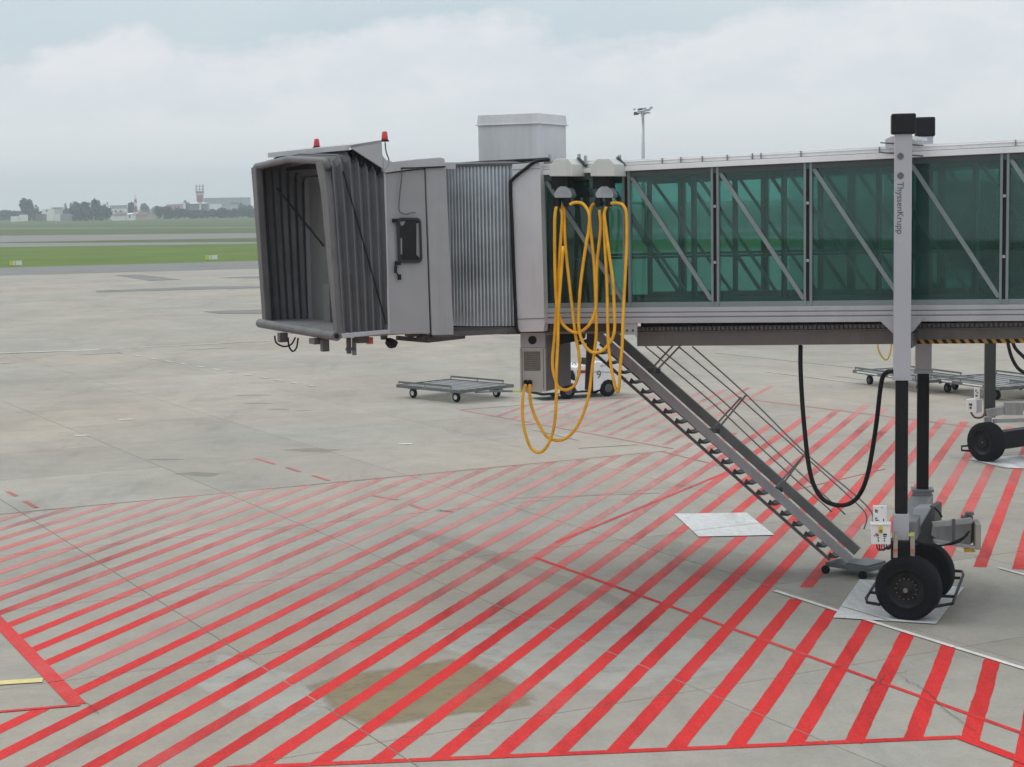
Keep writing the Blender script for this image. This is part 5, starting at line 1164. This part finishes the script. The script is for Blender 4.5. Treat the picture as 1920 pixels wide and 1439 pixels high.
# ================================================================== far edge of the airfield
leaf=[mat('far foliage a',(.040,.080,.058),.9,var=.5,scale=.25),mat('far foliage b',(.050,.088,.060),.9,var=.5,scale=.25),mat('far foliage c',(.036,.070,.056),.9,var=.5,scale=.25)]
bark=mat('bark',(.07,.055,.04),.9)
def crownmesh(seed,shape='round',n=900):
    rr=random.Random(seed); bm=nb(); lob=[(rr.uniform(-.32,.32),rr.uniform(-.3,.3),rr.uniform(-.34,.34),rr.uniform(.18,.34)) for _ in range(9)]+[(0,0,-.05,.36)]
    for i in range(n):
        lx_,ly_,lz_,lr=lob[rr.randrange(len(lob))]; v=Vector((rr.gauss(0,1),rr.gauss(0,1),rr.gauss(0,1))).normalized()*lr*rr.uniform(.6,1.05)
        p=Vector((lx_,ly_,lz_))+v
        if shape=='cone': k=1-(p.z+.5)*.75; p.x*=max(.1,k)*1.3; p.y*=max(.1,k)*1.3
        p.z=max(-.5,min(.5,p.z)); s=rr.uniform(.04,.10); a=Vector((rr.gauss(0,1),rr.gauss(0,1),rr.gauss(0,1))).normalized(); b=a.orthogonal().normalized(); c=a.cross(b)
        vs=[bm.verts.new(p+b*s*math.cos(t)+c*s*math.sin(t)*rr.uniform(.6,1)) for t in (0,1.6,3.1,4.7)]; bm.faces.new(vs)
    me=bpy.data.meshes.new('crown'); bm.to_mesh(me); bm.free(); me.materials.append(leaf[seed%3]); return me
CM={('round',i):crownmesh(i) for i in range(5)}; CM.update({('cone',i):crownmesh(10+i,'cone',300) for i in range(2)})
bmt=nb(); tube(bmt,[(0,0,0),(0.01,0,.35),(0,.01,.6)],.035,6,r2=.015)
for k in range(4): a=k*1.6; tube(bmt,[(0,0,.3+.05*k),(.18*math.cos(a),.18*math.sin(a),.55+.05*k)],.014,5,r2=.006)
trm=bpy.data.meshes.new('trunk'); bmt.to_mesh(trm); bmt.free(); trm.materials.append(bark)
tidx=[0]
def tree(x,yb,w,h,dep,label,grp=None,shape='round'):
    tidx[0]+=1; s=dep/CF; p=D(x,yb,dep); H_=h*s; W_=w*s; root=empty('tree',(p.x,p.y,-.1),label,'tree',grp)
    c=bpy.data.objects.new('crown',CM[(shape,tidx[0]%(5 if shape=='round' else 2))]); COL.objects.link(c); c.parent=root; ch=H_+p.z+.1
    c.location=(0,0,ch*.5); c.scale=(W_*1.25,W_*1.1,ch*1.12); c.rotation_euler=(0,0,tidx[0]*1.3)
    t=bpy.data.objects.new('trunk',trm); COL.objects.link(t); t.parent=root; t.scale=(H_*.9,H_*.9,ch)
TG='trees in the far tree line'
tree(53,407,25,31,1350,'large round dark tree, the leftmost big tree on the horizon',TG)
tree(70,408,14,18,1340,'smaller tree against the right side of the leftmost big tree',TG)
for x,w,h in ((6,22,12),(18,16,12),(31,18,11),(40,12,10)): tree(x,408,w,h,1500,'low hazy tree at the far left edge of the horizon','low hazy trees at the far left edge')
tree(124,406,9,24,1500,'slim pointed hazy tree between the white house and the dark grove',TG,'cone'); tree(128,408,26,15,1500,'low dark bush mass left of the dark grove',TG)
tree(144,408,22,27,1250,'leftmost tall tree of the dark grove',TG); tree(163,408,20,26,1250,'second tree of the dark grove, rounded and slightly lower',TG); tree(180,408,16,31,1260,'tallest narrow tree of the dark grove',TG); tree(198,408,18,26,1250,'rightmost tree of the dark grove, beside the white office building',TG)
for x,w,h in ((153,26,18),(172,26,19),(188,20,18)): tree(x,409,w,h,1240,'low tree filling the foot of the dark grove','low trees at the foot of the dark grove')
tree(247,406,15,24,1400,'dark tree just left of the slim red and white mast',TG); tree(240,407,9,17,1400,'small tree right of the white office building',TG)
tree(272,400,15,16,1700,'hazy tree top behind the low brown roofed house',TG); tree(290,398,8,8,1700,'small hazy tree top left of the pink building',TG)
for x,w,h in ((298,16,18),(310,18,18),(322,15,14),(336,14,15)): tree(x,407,w,h,1300,'dark low tree in front of the pink building','dark low trees in front of the pink building')
tree(351,404,12,25,1600,'hazy tree left of the big lattice tower',TG)
for x in range(346,495,11): tree(x,407,19,12+random.uniform(-1,4),1300,'low tree of the hazy belt below the big tower and long hall','low trees of the hazy belt below the tower')
tree(455,404,13,20,1500,'hazy tree at the right end of the long hall',TG); tree(470,405,16,18,1450,'hazy tree near the canopy edge',TG); tree(487,405,12,21,1450,'hazy tree touching the canopy edge',TG); tree(379,404,9,13,1400,'small dark tree at the foot of the big tower',TG)
bwhite=mat('far white wall',(.85,.83,.80),.8,var=.08,scale=.1); bgrey=mat('far grey wall',(.30,.31,.32),.8,var=.08,scale=.1); broof=mat('brown tile roof',(.16,.10,.075),.8); bpink=mat('pink wall',(.50,.27,.25),.8); bwin=mat('far window',(.06,.07,.08),.3); bred=mat('mast red',(.42,.07,.06),.6)
def building(name,x0,x1,yt,yb,dep,m,label,roof=None,wins=(),depth=12,cat='building'):
    a,b=D(x0,yb,dep),D(x1,yb,dep); zt=D((x0+x1)/2,yt,dep).z; c=(a+b)/2; root=empty(name,(c.x,c.y,-.1),label,cat)
    bm=nb(); hexa(bm,[Vector((a.x,a.y,-.1)),Vector((b.x,b.y,-.1)),Vector((b.x,b.y+depth,-.1)),Vector((a.x,a.y+depth,-.1)),Vector((a.x,a.y,zt)),Vector((b.x,b.y,zt)),Vector((b.x,b.y+depth,zt)),Vector((a.x,a.y+depth,zt))]); obj('wall',bm,m,root)
    if roof:
        hr=roof[0]*dep/CF; bm=nb(); e=.6; v=[bm.verts.new(q) for q in ((a.x-e,a.y-e,zt),(b.x+e,b.y-e,zt),(b.x+e,b.y+depth+e,zt),(a.x-e,a.y+depth+e,zt),(a.x+(1.5 if hr>1.4 else -e),a.y+depth/2,zt+hr),(b.x-(1.5 if hr>1.4 else -e),b.y+depth/2,zt+hr))]
        for f in ((0,1,5,4),(2,3,4,5),(1,2,5),(3,0,4),(3,2,1,0)): bm.faces.new([v[i] for i in f])
        obj('roof',bm,roof[1],root)
    for (wx0,wx1,wy0,wy1) in wins:
        q0,q1=D(wx0,wy1,dep),D(wx1,wy0,dep); bm=nb(); hexa(bm,[Vector((q0.x,a.y-.15,q0.z)),Vector((q1.x,a.y-.15,q0.z)),Vector((q1.x,a.y+.2,q0.z)),Vector((q0.x,a.y+.2,q0.z)),Vector((q0.x,a.y-.15,q1.z)),Vector((q1.x,a.y-.15,q1.z)),Vector((q1.x,a.y+.2,q1.z)),Vector((q0.x,a.y+.2,q1.z))]); obj('window',bm,bwin,root)
    return root
building('house',79,95,392,407,1300,bwhite,'small white house right of the leftmost big tree',wins=((86,89,394,397),))
building('house',97,111,391,407,1450,mat('far cream wall',(.55,.55,.5),.8),'pale grey house behind and right of the small white house',(2,broof))
building('shed',66,79,402,409,1250,mat('far brown wall',(.2,.17,.15),.8),'low brown shed below the leftmost big tree')
building('shed',103,113,402,405.5,1250,bwhite,'small white roofed shed between the white house and the dark grove'); building('shed',113,135,401.5,409,1240,bgrey,'low grey shed just left of the dark grove')
building('office_building',207,233,392,407,1300,bwhite,'white two storey office building right of the dark grove',wins=((215,219,395,398),(224,229,395,398)))
building('office_block',206,232,386,393,1330,mat('far pale grey wall',(.45,.46,.46),.8),'pale grey upper block behind the white office building',(1,bgrey))
building('house',210,237,404,408.5,1200,bwhite,'long low white wall with brown roof in front of the office building',(5,broof))
building('house',239,246,402,409.5,1190,bwhite,'tiny white gabled gatehouse with a dark doorway',(2,bwhite),wins=((242,244,404,409),))
building('house',255,275,404,409,1250,mat('far sand wall',(.5,.46,.4),.8),'sand coloured house with a broad brown roof right of the slim mast',(7,broof))
building('apartment_building',262,302,392,405,1800,mat('far pale block',(.42,.44,.44),.8),'hazy pale apartment block behind the brown roofed house')
building('apartment_building',324,340,383,404,1550,bpink,'pink building with a white top among dark trees',wins=((327,330,387,390),(333,336,387,390),(327,330,394,397),(333,336,394,397)))
building('apartment_building',336,344,381,403,1560,bwhite,'narrow white block right of the pink building')
building('hangar',356,386,382,404,1500,mat('far dark hall',(.14,.17,.18),.8),'dark hall with a white roof edge behind the big tower',(1.2,bwhite))
building('warehouse',383,457,371,404,2100,mat('far hall grey',(.27,.29,.30),.8),'very long grey hall on the horizon right of the tower',depth=60,wins=((385,455,386,387.5),(432,447,379,384)))
building('shed',393,412,383,386,1900,bwhite,'bright white roofs in front of the long hall',)
building('shed',432,452,385,388,1850,mat('far pale block',(.42,.44,.44)),'pale low roof at the right end of the long hall')
building('shed',456,484,386,404,1900,mat('far cream wall',(.55,.55,.5),.8),'hazy pale blocks between the long hall and the canopy')
for x0,x1,yt,yb,dp,m,lab,rf in ((112,121,397,401,1500,bwhite,'small white house with a dark roof just left of the pointed tree',(2,broof)),(246,256,399,405,1260,bwhite,'white wall at the foot of the slim mast',None),
  (276,285,401,408,1230,mat('far sand wall',(.5,.46,.4)),'small sand coloured annex right of the broad brown roof',(3,broof)),(302,313,391,399,1700,bwhite,'pale house top left of the pink building',(2,broof)),(313,323,384,398,1600,mat('brick red wall',(.33,.17,.15)),'brick red narrow building left of the pink building',None),
  (344,356,386,400,1650,mat('far pale block',(.42,.44,.44)),'hazy pale block left of the big tower',None),(412,431,389,398,1600,mat('far pale block',(.42,.44,.44)),'pale low block in front of the long hall',None),(20,30,406,409.5,1250,bwhite,'tiny white hut left of the leftmost big tree',None),(36,44,403,406,1300,bwhite,'tiny white roof beside the leftmost big tree',None)):
    building('house',x0,x1,yt,yb,dp,m,lab,rf)
# towers
def tower(x,yb,yt,dep,label,secs,leg,plat):
    p=D(x,yb,dep); s=dep/CF; root=empty('tower',(p.x,p.y,-.1),label,'tower')
    zt=D(x,yt,dep).z
    for i,(y0,y1,w,m,solid) in enumerate(secs):
        z0,z1=D(x,y0,dep).z,D(x,y1,dep).z; bm=nb(); hw=w*s/2
        if solid: lathe(bm,Vector((p.x,p.y,z0)),(0,0,1),[(0,hw*.85),((z1-z0)*.3,hw),(z1-z0,hw)],16)
        else:
            for a in range(8): q=a*math.pi/4+.2; bar(bm,Vector((p.x+hw*math.cos(q),p.y+hw*math.sin(q),z0)),Vector((p.x+hw*math.cos(q),p.y+hw*math.sin(q),z1)),.35,.35)
            for zz_ in (z0+(z1-z0)*.3,z0+(z1-z0)*.75): tube(bm,[Vector((p.x+hw*math.cos(k*math.pi/6),p.y+hw*math.sin(k*math.pi/6),zz_)) for k in range(12)],.18,4,closed=True)
        obj('tower_section',bm,m,root)
    bm=nb(); lathe(bm,Vector((p.x,p.y,-.1)),(0,0,1),[(0,leg*s/2*1.3),(D(x,secs[0][0],dep).z,leg*s/2)],10); obj('shaft',bm,bwhite,root)
    return root
tower(376,404,346,1400,'big round antenna tower with a pink and white drum and grey aerials on top',[(380,367,13,mat('tower pink',(.40,.17,.17),.7),True),(368,363,14.5,mat('tower white',(.6,.5,.5),.7),True),(362.5,359,16,bgrey,True),(359,346.5,14.5,bgrey,False)],3,1)
p=D(255,405,1300); root=empty('mast',(p.x,p.y,-.1),'slim red and white lattice mast left of centre on the horizon','mast'); s=1300/CF
ys=[408,397,388,381,374,366]
for i in range(5):
    z0,z1=D(255,ys[i],1300).z,D(255,ys[i+1],1300).z; w0_,w1_=(6-i*.9)*s/2,(6-(i+1)*.9)*s/2; bm=nb(); cs=((-1,-1),(1,-1),(1,1),(-1,1))
    for k in range(4):
        a,b=cs[k],cs[(k+1)%4]; bar(bm,(p.x+a[0]*w0_,p.y+a[1]*w0_,z0),(p.x+a[0]*w1_,p.y+a[1]*w1_,z1),.3,.3); bar(bm,(p.x+a[0]*w0_,p.y+a[1]*w0_,z0),(p.x+b[0]*w1_,p.y+b[1]*w1_,z1),.2,.2); bar(bm,(p.x+b[0]*w0_,p.y+b[1]*w0_,z0),(p.x+a[0]*w1_,p.y+a[1]*w1_,z1),.2,.2)
    obj('mast_section',bm,bred if i%2 else bwhite,root)
# ================================================================== haze
hb=nb(); hexa(hb,[(-2600,-60,-1.2),(2600,-60,-1.2),(2600,3200,-1.2),(-2600,3200,-1.2),(-2600,-60,62),(2600,-60,62),(2600,3200,62),(-2600,3200,62)])
hm=bpy.data.materials.new('haze'); hm.use_nodes=True; t=hm.node_tree; t.nodes.clear(); o_=t.nodes.new('ShaderNodeOutputMaterial'); v_=t.nodes.new('ShaderNodeVolumePrincipled')
v_.inputs['Color'].default_value=(.82,.92,.96,1); v_.inputs['Density'].default_value=.00036; v_.inputs['Anisotropy'].default_value=.2; t.links.new(v_.outputs[0],o_.inputs['Volume'])
hz_=obj('haze',hb,hm); hz_['kind']='stuff'
